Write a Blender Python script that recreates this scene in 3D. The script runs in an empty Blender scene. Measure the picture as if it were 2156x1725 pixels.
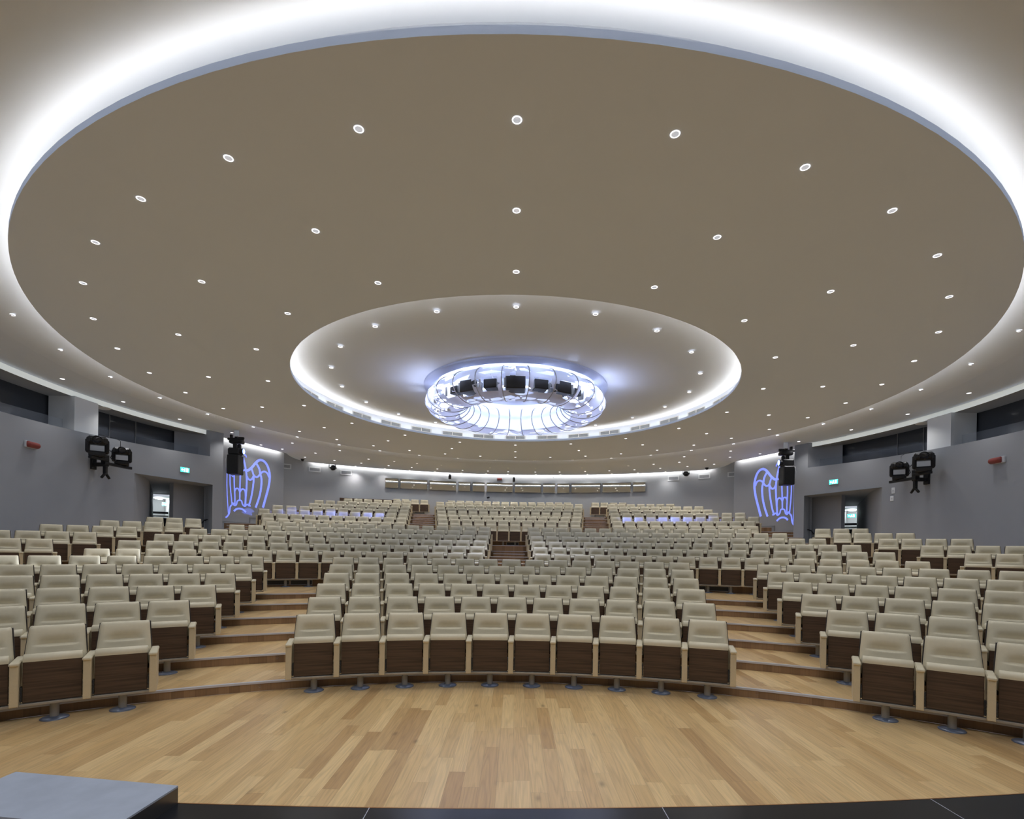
import bpy, math, random
from mathutils import Vector, Matrix
random.seed(7)
SC = bpy.context.scene
COL = SC.collection
PI = math.pi
CAMZ = 1.9
# ------------------------------------------------------------------ materials
def new_mat(name):
    m = bpy.data.materials.new(name); m.use_nodes = True
    nt = m.node_tree; b = nt.nodes['Principled BSDF']
    return m, nt, b
def mat(name, col, rough=.5, metal=0., emit=None, estr=0., spec=None, noise=0., nscale=8., bump=0., bscale=60.):
    m, nt, b = new_mat(name)
    b.inputs['Base Color'].default_value = (*col, 1)
    b.inputs['Roughness'].default_value = rough
    b.inputs['Metallic'].default_value = metal
    if spec is not None: b.inputs['Specular IOR Level'].default_value = spec
    if emit:
        b.inputs['Emission Color'].default_value = (*emit, 1); b.inputs['Emission Strength'].default_value = estr
    if noise or bump:
        tc = nt.nodes.new('ShaderNodeTexCoord')
    if noise:
        n = nt.nodes.new('ShaderNodeTexNoise'); n.inputs['Scale'].default_value = nscale; n.inputs['Detail'].default_value = 4
        r = nt.nodes.new('ShaderNodeValToRGB')
        r.color_ramp.elements[0].position = .3; r.color_ramp.elements[1].position = .7
        r.color_ramp.elements[0].color = (*[c*(1-noise) for c in col], 1)
        r.color_ramp.elements[1].color = (*[min(1, c*(1+noise)) for c in col], 1)
        nt.links.new(tc.outputs['Object'], n.inputs['Vector']); nt.links.new(n.outputs['Fac'], r.inputs['Fac'])
        nt.links.new(r.outputs['Color'], b.inputs['Base Color'])
    if bump:
        n2 = nt.nodes.new('ShaderNodeTexNoise'); n2.inputs['Scale'].default_value = bscale
        bp = nt.nodes.new('ShaderNodeBump'); bp.inputs['Strength'].default_value = bump; bp.inputs['Distance'].default_value = .003
        nt.links.new(tc.outputs['Object'], n2.inputs['Vector']); nt.links.new(n2.outputs['Fac'], bp.inputs['Height'])
        nt.links.new(bp.outputs['Normal'], b.inputs['Normal'])
    return m
class NT:
    def __init__(s, nt): s.nt = nt
    def n(s, t, **kw):
        x = s.nt.nodes.new(t)
        for k, v in kw.items(): setattr(x, k, v)
        return x
    def m(s, op, a, b=None, c=None):
        x = s.nt.nodes.new('ShaderNodeMath'); x.operation = op
        for i, v in enumerate((a, b, c)):
            if v is None: continue
            if isinstance(v, (int, float)): x.inputs[i].default_value = v
            else: s.nt.links.new(v, x.inputs[i])
        return x.outputs[0]
    def l(s, a, b): s.nt.links.new(a, b)
def plank_mat(name, width, length, tones, gap, rough, grain=.35, knots=True):
    m, nt, b = new_mat(name); N = NT(nt)
    tc = N.n('ShaderNodeTexCoord'); sp = N.n('ShaderNodeSeparateXYZ'); N.l(tc.outputs['Object'], sp.inputs[0])
    X, Y = sp.outputs['X'], sp.outputs['Y']
    xr = N.m('DIVIDE', N.m('ADD', X, 50.03), width); row = N.m('FLOOR', xr)
    w1 = N.n('ShaderNodeTexWhiteNoise', noise_dimensions='1D'); N.l(row, w1.inputs['W'])
    off = N.m('MULTIPLY', w1.outputs['Value'], 7.0)
    yr = N.m('ADD', N.m('DIVIDE', Y, length), off); pl = N.m('FLOOR', yr)
    cv = N.n('ShaderNodeCombineXYZ'); N.l(row, cv.inputs[0]); N.l(pl, cv.inputs[1])
    w2 = N.n('ShaderNodeTexWhiteNoise', noise_dimensions='2D'); N.l(cv.outputs[0], w2.inputs['Vector'])
    ramp = N.n('ShaderNodeValToRGB'); ramp.color_ramp.elements.remove(ramp.color_ramp.elements[0])
    for i, (p, c) in enumerate(tones):
        e = ramp.color_ramp.elements[0] if i == 0 else ramp.color_ramp.elements.new(p)
        e.position = p; e.color = (*c, 1)
    N.l(w2.outputs['Value'], ramp.inputs['Fac'])
    # grain: cathedral figure from a stretched, distorted noise fed into bands
    gv = N.n('ShaderNodeCombineXYZ')
    N.l(N.m('MULTIPLY', X, 8.0), gv.inputs[0]); N.l(N.m('MULTIPLY', Y, .55), gv.inputs[1]); N.l(N.m('MULTIPLY', w2.outputs['Value'], 37.0), gv.inputs[2])
    n1 = N.n('ShaderNodeTexNoise'); n1.inputs['Scale'].default_value = 1.0; n1.inputs['Detail'].default_value = 2.0; N.l(gv.outputs[0], n1.inputs['Vector'])
    bands = N.m('FRACT', N.m('MULTIPLY', n1.outputs['Fac'], 9.0))
    tri = N.m('ABSOLUTE', N.m('SUBTRACT', bands, .5))
    line = N.m('SMOOTH_MIN', N.m('MULTIPLY', tri, 3.0), 1.0, .3)
    gv2 = N.n('ShaderNodeCombineXYZ')
    N.l(N.m('MULTIPLY', X, 90.0), gv2.inputs[0]); N.l(N.m('MULTIPLY', Y, 3.0), gv2.inputs[1]); N.l(N.m('MULTIPLY', w2.outputs['Value'], 11.0), gv2.inputs[2])
    n2 = N.n('ShaderNodeTexNoise'); n2.inputs['Scale'].default_value = 1.0; n2.inputs['Detail'].default_value = 3.0; N.l(gv2.outputs[0], n2.inputs['Vector'])
    g = N.m('ADD', N.m('MULTIPLY', line, .30), N.m('MULTIPLY', n2.outputs['Fac'], .85))
    gm = N.m('ADD', N.m('MULTIPLY', g, grain), 1.0 - grain*.62)
    if knots:
        kv = N.n('ShaderNodeCombineXYZ'); N.l(N.m('MULTIPLY', X, 3.6), kv.inputs[0]); N.l(N.m('MULTIPLY', Y, 1.5), kv.inputs[1])
        vo = N.n('ShaderNodeTexVoronoi'); vo.inputs['Scale'].default_value = 1.0; N.l(kv.outputs[0], vo.inputs['Vector'])
        kk = N.m('SMOOTH_MIN', N.m('ADD', N.m('MULTIPLY', vo.outputs['Distance'], 5.0), .45), 1.0, .2)
        gm = N.m('MULTIPLY', gm, kk)
    fx = N.m('FRACT', xr); fy = N.m('FRACT', yr)
    ex = N.m('MINIMUM', fx, N.m('SUBTRACT', 1.0, fx)); ey = N.m('MINIMUM', fy, N.m('SUBTRACT', 1.0, fy))
    gx = N.m('GREATER_THAN', ex, gap/width); gy = N.m('GREATER_THAN', ey, gap/length)
    gg = N.m('ADD', N.m('MULTIPLY', N.m('MULTIPLY', gx, gy), .4), .6)
    mul = N.m('MULTIPLY', gm, gg)
    mx = N.n('ShaderNodeMix', data_type='RGBA', blend_type='MULTIPLY'); mx.inputs['Factor'].default_value = 1.0
    cc = N.n('ShaderNodeCombineColor'); N.l(mul, cc.inputs[0]); N.l(mul, cc.inputs[1]); N.l(mul, cc.inputs[2])
    N.l(ramp.outputs['Color'], mx.inputs['A']); N.l(cc.outputs[0], mx.inputs['B'])
    N.l(mx.outputs['Result'], b.inputs['Base Color'])
    b.inputs['Roughness'].default_value = rough
    return m
def wood_mat(name, c0, c1, axis='X', rough=.45, sc=1.):
    m, nt, b = new_mat(name); N = NT(nt)
    tc = N.n('ShaderNodeTexCoord'); mp = N.n('ShaderNodeMapping'); N.l(tc.outputs['Object'], mp.inputs['Vector'])
    mp.inputs['Scale'].default_value = {'X': (2.2*sc, 40*sc, 70*sc), 'Z': (45*sc, 45*sc, 2*sc)}[axis]
    n = N.n('ShaderNodeTexNoise'); n.inputs['Scale'].default_value = 1; n.inputs['Detail'].default_value = 4; N.l(mp.outputs[0], n.inputs['Vector'])
    r = N.n('ShaderNodeValToRGB'); r.color_ramp.elements[0].position = .3; r.color_ramp.elements[1].position = .72
    r.color_ramp.elements[0].color = (*c0, 1); r.color_ramp.elements[1].color = (*c1, 1)
    N.l(n.outputs['Fac'], r.inputs['Fac']); N.l(r.outputs['Color'], b.inputs['Base Color'])
    b.inputs['Roughness'].default_value = rough
    return m
OAK = [(0., (.58, .36, .145)), (.06, (.44, .255, .10)), (.18, (.56, .35, .145)), (.45, (.62, .40, .17)), (.75, (.68, .455, .205)), (.9, (.54, .335, .14)), (1., (.62, .41, .18))]
M = {}
M['oak'] = plank_mat('oak_parquet', .136, 1.25, OAK, .0009, .30, .50)
M['riser'] = plank_mat('walnut_riser', .11, 9., [(0., (.22, .125, .060)), (.5, (.27, .155, .075)), (1., (.32, .19, .095))], .0009, .4, .3, False)
M['leather'] = mat('cream_leather', (.61, .52, .345), .42, spec=.4, noise=.02, nscale=30, bump=.12, bscale=240)
M['arm'] = mat('beige_arm_leather', (.56, .455, .28), .5, noise=.025, nscale=50, bump=.12, bscale=240)
M['walnut'] = wood_mat('dark_walnut_veneer', (.045, .025, .0135), (.105, .060, .033), 'X', .42)
M['shell'] = mat('dark_shell_wood', (.022, .014, .010), .4)
M['steel'] = mat('satin_steel', (.33, .32, .30), .42, .35)
M['base_steel'] = mat('blued_steel_plate', (.20, .23, .30), .3, .5)
M['beam'] = mat('bronze_beam', (.34, .30, .24), .45, .35)
M['hinge'] = mat('dark_hinge', (.06, .065, .075), .35, .7)
M['nosing'] = mat('aluminium_nosing', (.55, .54, .56), .4, .25)
M['ceiling'] = mat('ceiling_paint', (.78, .85, .975), .85, noise=.006, nscale=.4)
M['cove'] = mat('cove_white_paint', (.80, .80, .79), .8)
M['wall'] = mat('grey_wall_paint', (.315, .318, .325), .75, noise=.012, nscale=1.5, bump=.04, bscale=90)
M['wall_logo'] = mat('grey_satin_wall', (.325, .32, .318), .55)
M['wall_back'] = mat('grey_back_wall_paint', (.46, .46, .455), .55)
M['white'] = mat('white_paint', (.78, .78, .76), .6)
M['pale_panel'] = mat('pale_lavender_panel', (.50, .53, .66), .7)
M['fascia'] = mat('emissive_white_fascia', (.82, .84, .80), .6, emit=(.95, 1., .94), estr=.32)  # band's brightness put in as emission of its own
M['dark_glass'] = mat('dark_gallery_glass', (.048, .053, .062), .08, spec=.35)
M['mirror'] = mat('coated_booth_glass', (.74, .73, .70), .03, 1.)
M['frame'] = mat('grey_window_frame', (.22, .21, .20), .5)
M['granite'] = mat('black_granite', (.010, .010, .011), .25, spec=.35, noise=.4, nscale=120)
M['seam'] = mat('pale_joint', (.5, .52, .58), .4, .4)
M['slab'] = mat('grey_stone_laminate', (.35, .37, .41), .5, noise=.08, nscale=7)
M['slab_edge'] = mat('slab_metal_edge', (.12, .11, .10), .3, .8)
M['stage'] = plank_mat('stage_boards', .12, 1.4, [(0., (.20, .125, .06)), (1., (.27, .17, .085))], .001, .4, .3, False)
M['black'] = mat('black_plastic', (.010, .010, .011), .45)
M['black2'] = mat('black_metal', (.018, .018, .020), .35, .5)
M['lens'] = mat('dark_lens', (.005, .006, .010), .05, spec=.8)
M['red'] = mat('red_plastic', (.26, .045, .035), .4)
M['grey_pl'] = mat('light_grey_plastic', (.55, .55, .55), .5)
M['vent'] = mat('vent_slats', (.30, .32, .34), .5, .2)
M['vent_back'] = mat('vent_dark', (.07, .075, .085), .7)
M['rib'] = mat('grey_rib_tube', (.47, .46, .48), .45, .1)
M['led'] = mat('cove_led', (1, 1, 1), .5, emit=(.93, .98, 1.), estr=1.)
M['lamp_rim'] = mat('lamp_glow_rim', (.9, .9, .9), .3, emit=(1., .99, 1.), estr=2.2)
M['lamp_lens'] = mat('lamp_reflector', (.55, .55, .58), .2, .9, emit=(.9, .92, 1.), estr=.45)
M['blue_lens'] = mat('blue_lit_lens', (.1, .2, 1.), .2, emit=(.16, .32, 1.), estr=14.)
M['exit'] = mat('exit_green_lit', (.1, .7, .5), .4, emit=(.04, .62, .46), estr=2.6)
M['exit_white'] = mat('exit_white_lit', (.9, 1., .95), .4, emit=(.75, 1., .97), estr=6.)
M['emblem'] = mat('painted_blue_projection', (.25, .3, .75), .8, emit=(.19, .25, 1.), estr=.95)  # glow in the material stands in for projector light
M['rail'] = mat('dark_handrail', (.02, .02, .025), .35, .6)
M['cable'] = mat('black_cable', (.012, .012, .012), .5)
M['copper'] = mat('copper_edge', (.5, .25, .1), .35, .8)
# ------------------------------------------------------------------ mesh builder
class MB:
    def __init__(s): s.v = []; s.f = []; s.sm = []
    def add(s, vs, fs, smooth=False, mtx=None):
        o = len(s.v)
        for p in vs:
            s.v.append(tuple(mtx @ Vector(p)) if mtx else tuple(p))
        for f in fs: s.f.append(tuple(i+o for i in f)); s.sm.append(smooth)
        return s
    def box(s, a, b, mtx=None, c=0.):
        x0, y0, z0 = a; x1, y1, z1 = b
        if c <= 0:
            v = [(x0,y0,z0),(x1,y0,z0),(x1,y1,z0),(x0,y1,z0),(x0,y0,z1),(x1,y0,z1),(x1,y1,z1),(x0,y1,z1)]
            f = [(3,2,1,0),(4,5,6,7),(0,1,5,4),(1,2,6,5),(2,3,7,6),(3,0,4,7)]
            return s.add(v, f, False, mtx)
        c = min(c, (x1-x0)*.49, (y1-y0)*.49, (z1-z0)*.49)
        v = []; idx = {}
        for i, sx in enumerate((0, 1)):
            for j, sy in enumerate((0, 1)):
                for k, sz in enumerate((0, 1)):
                    X = (x0, x1)[sx]; Y = (y0, y1)[sy]; Z = (z0, z1)[sz]
                    dx = c if sx == 0 else -c; dy = c if sy == 0 else -c; dz = c if sz == 0 else -c
                    idx[sx, sy, sz, 0] = len(v); v.append((X, Y+dy, Z+dz))
                    idx[sx, sy, sz, 1] = len(v); v.append((X+dx, Y, Z+dz))
                    idx[sx, sy, sz, 2] = len(v); v.append((X+dx, Y+dy, Z))
        f = []
        q = lambda *k: f.append(tuple(idx[t] for t in k))
        q((0,0,0,0),(0,0,1,0),(0,1,1,0),(0,1,0,0)); q((1,0,0,0),(1,1,0,0),(1,1,1,0),(1,0,1,0))
        q((0,0,0,1),(1,0,0,1),(1,0,1,1),(0,0,1,1)); q((0,1,0,1),(0,1,1,1),(1,1,1,1),(1,1,0,1))
        q((0,0,0,2),(0,1,0,2),(1,1,0,2),(1,0,0,2)); q((0,0,1,2),(1,0,1,2),(1,1,1,2),(0,1,1,2))
        for a_ in (0, 1):
            for b_ in (0, 1):
                q((a_,b_,0,0),(a_,b_,0,1),(a_,b_,1,1),(a_,b_,1,0))
                q((a_,0,b_,0),(a_,0,b_,2),(a_,1,b_,2),(a_,1,b_,0))
                q((0,a_,b_,1),(0,a_,b_,2),(1,a_,b_,2),(1,a_,b_,1))
        for a_ in (0, 1):
            for b_ in (0, 1):
                for d_ in (0, 1): q((a_,b_,d_,0),(a_,b_,d_,1),(a_,b_,d_,2))
        return s.add(v, f, False, mtx)
    def lathe(s, prof, n=24, mtx=None, smooth=True, a0=0., a1=2*PI, cap=False):
        full = abs(a1-a0-2*PI) < 1e-6
        m = n if full else n+1; v = []; f = []
        for i in range(m):
            a = a0+(a1-a0)*i/n
            for r, z in prof: v.append((r*math.cos(a), r*math.sin(a), z))
        k = len(prof)
        for i in range(n):
            j = (i+1) % m
            for t in range(k-1): f.append((i*k+t, j*k+t, j*k+t+1, i*k+t+1))
        if cap:
            f.append(tuple(i*k for i in range(m))[::-1]); f.append(tuple(i*k+k-1 for i in range(m)))
        return s.add(v, f, smooth, mtx)
    def tube(s, pts, r, n=8, closed=False):
        pts = [Vector(p) for p in pts]; k = len(pts); v = []; f = []
        up = Vector((0, 0, 1))
        for i, p in enumerate(pts):
            if closed: d = pts[(i+1) % k]-pts[i-1]
            else: d = pts[min(i+1, k-1)]-pts[max(i-1, 0)]
            d.normalize()
            a = d.cross(up)
            if a.length < 1e-3: a = d.cross(Vector((1, 0, 0)))
            a.normalize(); b = a.cross(d)
            for t in range(n):
                q = 2*PI*t/n; v.append(p+a*(r*math.cos(q))+b*(r*math.sin(q)))
        for i in range(k if closed else k-1):
            j = (i+1) % k
            for t in range(n): f.append((i*n+t, i*n+(t+1) % n, j*n+(t+1) % n, j*n+t))
        if not closed: f.append(tuple(range(n))[::-1]); f.append(tuple((k-1)*n+t for t in range(n)))
        return s.add(v, f, True)
    def quadstrip(s, A, B, smooth=False):
        n = len(A)
        return s.add(list(A)+list(B), [(i, i+1, n+i+1, n+i) for i in range(n-1)], smooth)
    def mesh(s, name, mats):
        me = bpy.data.meshes.new(name); me.from_pydata(s.v, [], s.f)
        if not isinstance(mats, (list, tuple)): mats = [mats]
        for m_ in mats: me.materials.append(m_)
        me.polygons.foreach_set('use_smooth', s.sm); me.update()
        return me
    def obj(s, name, m_, parent=None, loc=None):
        o = bpy.data.objects.new(name, s.mesh(name, m_)); COL.objects.link(o)
        if parent: o.parent = parent
        if loc: o.location = loc
        return o
def tag(o, label, cat, group=None, kind=None):
    o['label'] = label; o['category'] = cat
    if group: o['group'] = group
    if kind: o['kind'] = kind
    return o
def empty(name, loc, rz=0., label=None, cat=None, group=None):
    o = bpy.data.objects.new(name, None); o.empty_display_size = .1; COL.objects.link(o)
    o.location = loc; o.rotation_euler = (0, 0, rz)
    if label: tag(o, label, cat, group)
    return o
def struct(o):
    o['kind'] = 'structure'; return o
def copy_tree(o, parent=None):
    c = o.copy(); COL.objects.link(c)
    if parent: c.parent = parent
    for ch in o.children: copy_tree(ch, c)
    return c
def T(x, y, z, rz=0., rx=0., ry=0.):
    return Matrix.Translation((x, y, z)) @ Matrix.Rotation(rz, 4, 'Z') @ Matrix.Rotation(ry, 4, 'Y') @ Matrix.Rotation(rx, 4, 'X')
ORD = ['', 'first', 'second', 'third', 'fourth', 'fifth', 'sixth', 'seventh', 'eighth', 'ninth', 'tenth', 'eleventh', 'twelfth', 'thirteenth', 'fourteenth', 'fifteenth', 'sixteenth', 'seventeenth', 'eighteenth', 'nineteenth', 'twentieth']
ORD += ['twenty-'+ORD[i] for i in range(1, 10)] + ['thirtieth'] + ['thirty-'+ORD[i] for i in range(1, 10)]
LOGO = \
{'L': [(0.112, [(2.446, 5.443), (2.561, 5.492), (2.755, 5.649), (2.95, 5.872), (3.129, 6.031), (3.313, 6.095), (3.522, 6.049), (3.694, 5.896), (3.806, 5.681), (3.875, 5.426), (3.86, 5.124), (3.802, 4.818), (3.722, 4.544), (3.622, 4.236), (3.523, 3.931), (3.463, 3.761)]), (0.097, [(3.01, 5.882), (3.135, 5.741), (3.22, 5.592), (3.265, 5.404), (3.33, 5.25), (3.354, 5.058), (3.339, 4.795), (3.283, 4.463), (3.168, 4.094), (3.013, 3.724)]), (0.082, [(2.717, 5.579), (2.799, 5.432), (2.862, 5.249), (2.866, 5.026), (2.833, 4.701), (2.779, 4.408), (2.706, 4.081), (2.595, 3.769)]), (0.082, [(2.458, 5.192), (2.53, 5.076), (2.648, 5.029), (2.766, 5.092), (2.85, 5.232)]), (0.082, [(2.861, 5.297), (2.983, 5.218), (3.124, 5.254), (3.265, 5.404)]), (0.082, [(3.285, 5.407), (3.366, 5.5), (3.532, 5.558), (3.702, 5.5), (3.813, 5.317)]), (0.082, [(2.223, 6.034), (2.284, 5.857), (2.366, 5.588), (2.429, 5.283), (2.455, 4.94), (2.443, 4.56), (2.412, 4.179), (2.382, 3.751)]), (0.067, [(2.102, 5.453), (2.235, 5.411), (2.349, 5.475)]), (0.067, [(2.094, 5.452), (2.085, 5.326), (2.074, 4.921), (2.065, 4.454), (2.067, 3.957)]), (0.06, [(1.733, 5.335), (1.738, 5.09), (1.745, 4.724), (1.769, 4.42), (1.793, 4.115), (1.799, 3.778)]), (0.067, [(1.78, 4.39), (1.84, 4.505), (1.932, 4.531), (2.008, 4.478), (2.059, 4.375)]), (0.075, [(2.062, 4.376), (2.139, 4.493), (2.252, 4.538), (2.348, 4.486), (2.389, 4.365), (2.401, 4.177)]), (0.052, [(1.498, 5.299), (1.502, 5.088), (1.52, 4.695), (1.551, 4.395), (1.593, 4.095), (1.635, 3.794)]), (0.041, [(1.343, 5.397), (1.343, 5.035), (1.342, 4.673), (1.365, 4.223), (1.402, 3.773), (1.453, 3.308)]), (0.063, [(1.3, 3.132), (1.395, 3.198), (1.499, 3.357), (1.54, 3.634), (1.625, 3.732), (1.688, 3.83), (1.763, 3.729), (1.873, 3.769), (1.936, 3.945), (2.073, 3.989), (2.168, 3.967), (2.228, 3.816), (2.363, 3.728), (2.484, 3.839), (2.594, 3.779), (2.704, 3.779)]), (0.082, [(1.75, 3.452), (1.84, 3.536), (1.987, 3.594), (2.175, 3.593), (2.309, 3.541), (2.426, 3.456)]), (0.052, [(1.592, 5.1), (1.666, 5.05), (1.737, 5.115)]), (0.056, [(2.278, 6.153), (2.362, 6.165), (2.403, 6.065)])], 'R': [(0.112, [(2.133, 5.452), (2.241, 5.497), (2.425, 5.648), (2.612, 5.866), (2.782, 6.02), (2.952, 6.076), (3.142, 6.021), (3.293, 5.859), (3.386, 5.638), (3.439, 5.378), (3.414, 5.075), (3.349, 4.769), (3.266, 4.496), (3.163, 4.191), (3.061, 3.888), (3.001, 3.72)]), (0.097, [(2.668, 5.874), (2.776, 5.726), (2.848, 5.572), (2.882, 5.38), (2.936, 5.222), (2.951, 5.028), (2.927, 4.763), (2.864, 4.431), (2.744, 4.063), (2.589, 3.697)]), (0.082, [(2.387, 5.579), (2.457, 5.427), (2.508, 5.24), (2.504, 5.014), (2.461, 4.688), (2.401, 4.393), (2.322, 4.067), (2.208, 3.756)]), (0.082, [(2.135, 5.198), (2.197, 5.078), (2.304, 5.025), (2.414, 5.085), (2.497, 5.223)]), (0.082, [(2.509, 5.288), (2.618, 5.204), (2.748, 5.234), (2.882, 5.38)]), (0.082, [(2.901, 5.382), (2.978, 5.473), (3.132, 5.524), (3.285, 5.46), (3.378, 5.271)]), (0.082, [(1.95, 6.061), (1.999, 5.878), (2.065, 5.602), (2.112, 5.291), (2.123, 4.943), (2.098, 4.559), (2.056, 4.175), (2.012, 3.745)]), (0.067, [(1.817, 5.476), (1.938, 5.428), (2.045, 5.489)]), (0.067, [(1.81, 5.475), (1.797, 5.348), (1.772, 4.938), (1.746, 4.466), (1.73, 3.964)]), (0.06, [(1.472, 5.371), (1.468, 5.123), (1.461, 4.751), (1.472, 4.442), (1.483, 4.133), (1.477, 3.792)]), (0.067, [(1.482, 4.412), (1.541, 4.526), (1.627, 4.549), (1.695, 4.492), (1.738, 4.387)]), (0.075, [(1.741, 4.387), (1.816, 4.503), (1.922, 4.544), (2.008, 4.488), (2.041, 4.364), (2.045, 4.175)]), (0.052, [(1.254, 5.345), (1.25, 5.129), (1.252, 4.73), (1.27, 4.425), (1.298, 4.12), (1.326, 3.814)]), (0.041, [(1.113, 5.45), (1.1, 5.082), (1.087, 4.714), (1.092, 4.257), (1.11, 3.8), (1.141, 3.328)]), (0.063, [(0.993, 3.155), (1.083, 3.219), (1.184, 3.376), (1.233, 3.654), (1.314, 3.751), (1.377, 3.848), (1.442, 3.743), (1.545, 3.78), (1.609, 3.956), (1.737, 3.995), (1.824, 3.97), (1.873, 3.816), (1.994, 3.722), (2.109, 3.83), (2.208, 3.766), (2.309, 3.762)]), (0.082, [(1.42, 3.464), (1.506, 3.546), (1.644, 3.599), (1.816, 3.593), (1.938, 3.536), (2.042, 3.446)]), (0.052, [(1.333, 5.139), (1.399, 5.085), (1.468, 5.148)]), (0.056, [(2.005, 6.18), (2.083, 6.188), (2.117, 6.085)])]}
ROWS = [
    (1,8.504,-0.000,[('L', 3, -0.5611, -0.07021), ('C', 10, -0.3155, 0.07015), ('R', 3, 0.5483, 0.0709)]),
    (2,9.653,0.119,[('L', 4, -0.5214, -0.05916), ('C', 11, -0.3087, 0.06165), ('R', 4, 0.5124, 0.05904)]),
    (3,10.814,0.250,[('L', 5, -0.4925, -0.05328), ('C', 12, -0.304, 0.05486), ('R', 5, 0.4829, 0.05213)]),
    (4,11.951,0.383,[('L', 6, -0.47, -0.04691), ('C', 13, -0.2997, 0.04954), ('R', 6, 0.4594, 0.04772)]),
    (5,13.082,0.517,[('L', 8, -0.4498, -0.04318), ('C', 14, -0.2961, 0.04519), ('R', 7, 0.4403, 0.04393)]),
    (6,14.190,0.651,[('L', 8, -0.4351, -0.04169), ('C', 15, -0.2949, 0.04163), ('R', 8, 0.4266, 0.04179)]),
    (7,16.534,0.773,[('L', 17, -0.07, -0.03553), ('R', 17, 0.0525, 0.03575)]),
    (8,17.714,0.985,[('L', 17, -0.067, -0.0336), ('R', 17, 0.0485, 0.03373), ('LW', 3, -0.707, -0.02709), ('RW', 3, 0.695, 0.02907)]),
    (9,18.894,1.192,[('L', 17, -0.0621, -0.03142), ('R', 17, 0.0448, 0.03154), ('LW', 4, -0.6632, -0.02602), ('RW', 4, 0.6489, 0.02775)]),
    (10,20.074,1.402,[('L', 17, -0.0592, -0.02896), ('R', 17, 0.0414, 0.02903), ('LW', 4, -0.6142, -0.02691), ('RW', 4, 0.5992, 0.02663)]),
    (11,21.254,1.613,[('L', 16, -0.0561, -0.02765), ('R', 16, 0.0383, 0.02768), ('LW', 4, -0.5583, -0.02493), ('RW', 4, 0.5424, 0.02525)]),
    (12,22.434,1.818,[('L', 15, -0.0547, -0.02607), ('R', 15, 0.0356, 0.02613), ('LW', 3, -0.5339, -0.02401), ('RW', 3, 0.5171, 0.02376)]),
    (13,25.000,2.047,[('L', 10, -0.211, -0.02423), ('C', 12, -0.1325, 0.02234), ('R', 11, 0.1908, 0.02251)]),
    (14,26.250,2.334,[('L', 11, -0.2087, -0.02223), ('C', 12, -0.1334, 0.02243), ('R', 11, 0.1898, 0.02229)]),
    (15,27.500,2.605,[('L', 12, -0.2065, -0.021), ('C', 13, -0.1352, 0.02089), ('R', 12, 0.1871, 0.02113)]),
    (16,28.750,2.893,[('L', 11, -0.2051, -0.02125), ('C', 14, -0.1367, 0.01951), ('R', 11, 0.186, 0.02132)]),
    (17,30.000,3.163,[('L', 9, -0.2038, -0.01961), ('C', 14, -0.1376, 0.01963), ('R', 9, 0.1835, 0.0205)]),
    (18,31.250,3.449,[('L', 9, -0.2021, -0.01886), ('C', 15, -0.1392, 0.01843), ('R', 9, 0.1829, 0.01878)]),
    (19,32.500,3.716,[('L', 7, -0.2011, -0.01728), ('C', 16, -0.1405, 0.01734), ('R', 7, 0.1803, 0.01738)]),
    (20,33.750,3.922,[('L', 4, -0.1698, -0.01699), ('C', 14, -0.1197, 0.01682), ('R', 4, 0.1505, 0.0166)]),
]
# ------------------------------------------------------------------ light levels
E_OUT, E_IN, E_BACK, E_PANEL, E_CH = 13., 20., 30., 30., 11.
P_DOWN, P_BACK, P_CH, P_BLUE, P_WHITE = 72., 60., 170., 26000., 30000.
P_RING, P_STAGE_FILL = 17., 210.
AMB, AOD, AOB = (.47, .51, .575), 3.0, 2
EXPO = 0.
# ------------------------------------------------------------------ dimensions
XC, YC = -.028, -1.2144            # centre of the seating arcs
CX, CY = -.05, 16.0                # centre of the ceiling disc
HC = 6.65                          # underside of the ceiling
RW = 13.8                          # side walls, about the ceiling centre
BWY, BWR = 12.0, 21.05             # back wall circle
def arc(R, th, z): return (XC+R*math.sin(th), YC+R*math.cos(th), z)
def lin(a, b, t): return a+(b-a)*t
# ------------------------------------------------------------------ floor: flat front, arcs of treads
LV = [(r[0], r[1], max(0., r[2])) for r in ROWS]
def thmax(R):
    # stay inside the side walls / the panels behind them
    best = .3
    t = .3
    while t < 1.05:
        x, y, _ = arc(R, t, 0)
        if y < 8: lim = 11.1
        elif y < 22.1: lim = math.sqrt(max(0, (RW-.05)**2-(y-CY)**2))
        elif y < 26.6: lim = 13.45-(y-22.1)*.37
        else: lim = math.sqrt(max(0, (BWR-.05)**2-(y-BWY)**2))
        if x > lim: break
        best = t; t += .004
    return best
def edge_y(x): return 2.848+((x+.9)**2-.81)/56.
NS = 72
fl = MB()
nseg = 40
front = [(-11.1+22.2*i/nseg, edge_y(-11.1+22.2*i/nseg)-.01, 0.) for i in range(nseg+1)]
t0 = 1.05
rear = [arc(LV[0][1], -t0+2*t0*i/nseg, 0.) for i in range(nseg+1)]
fl.quadstrip(front, rear)
fl.add([(-11.1, front[0][1], 0), (-11.1, 9, 0), rear[0], (11.1, front[-1][1], 0), (11.1, 9, 0), rear[-1]], [(0, 2, 1), (3, 4, 5)])
ris = MB(); nos = MB()
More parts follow.
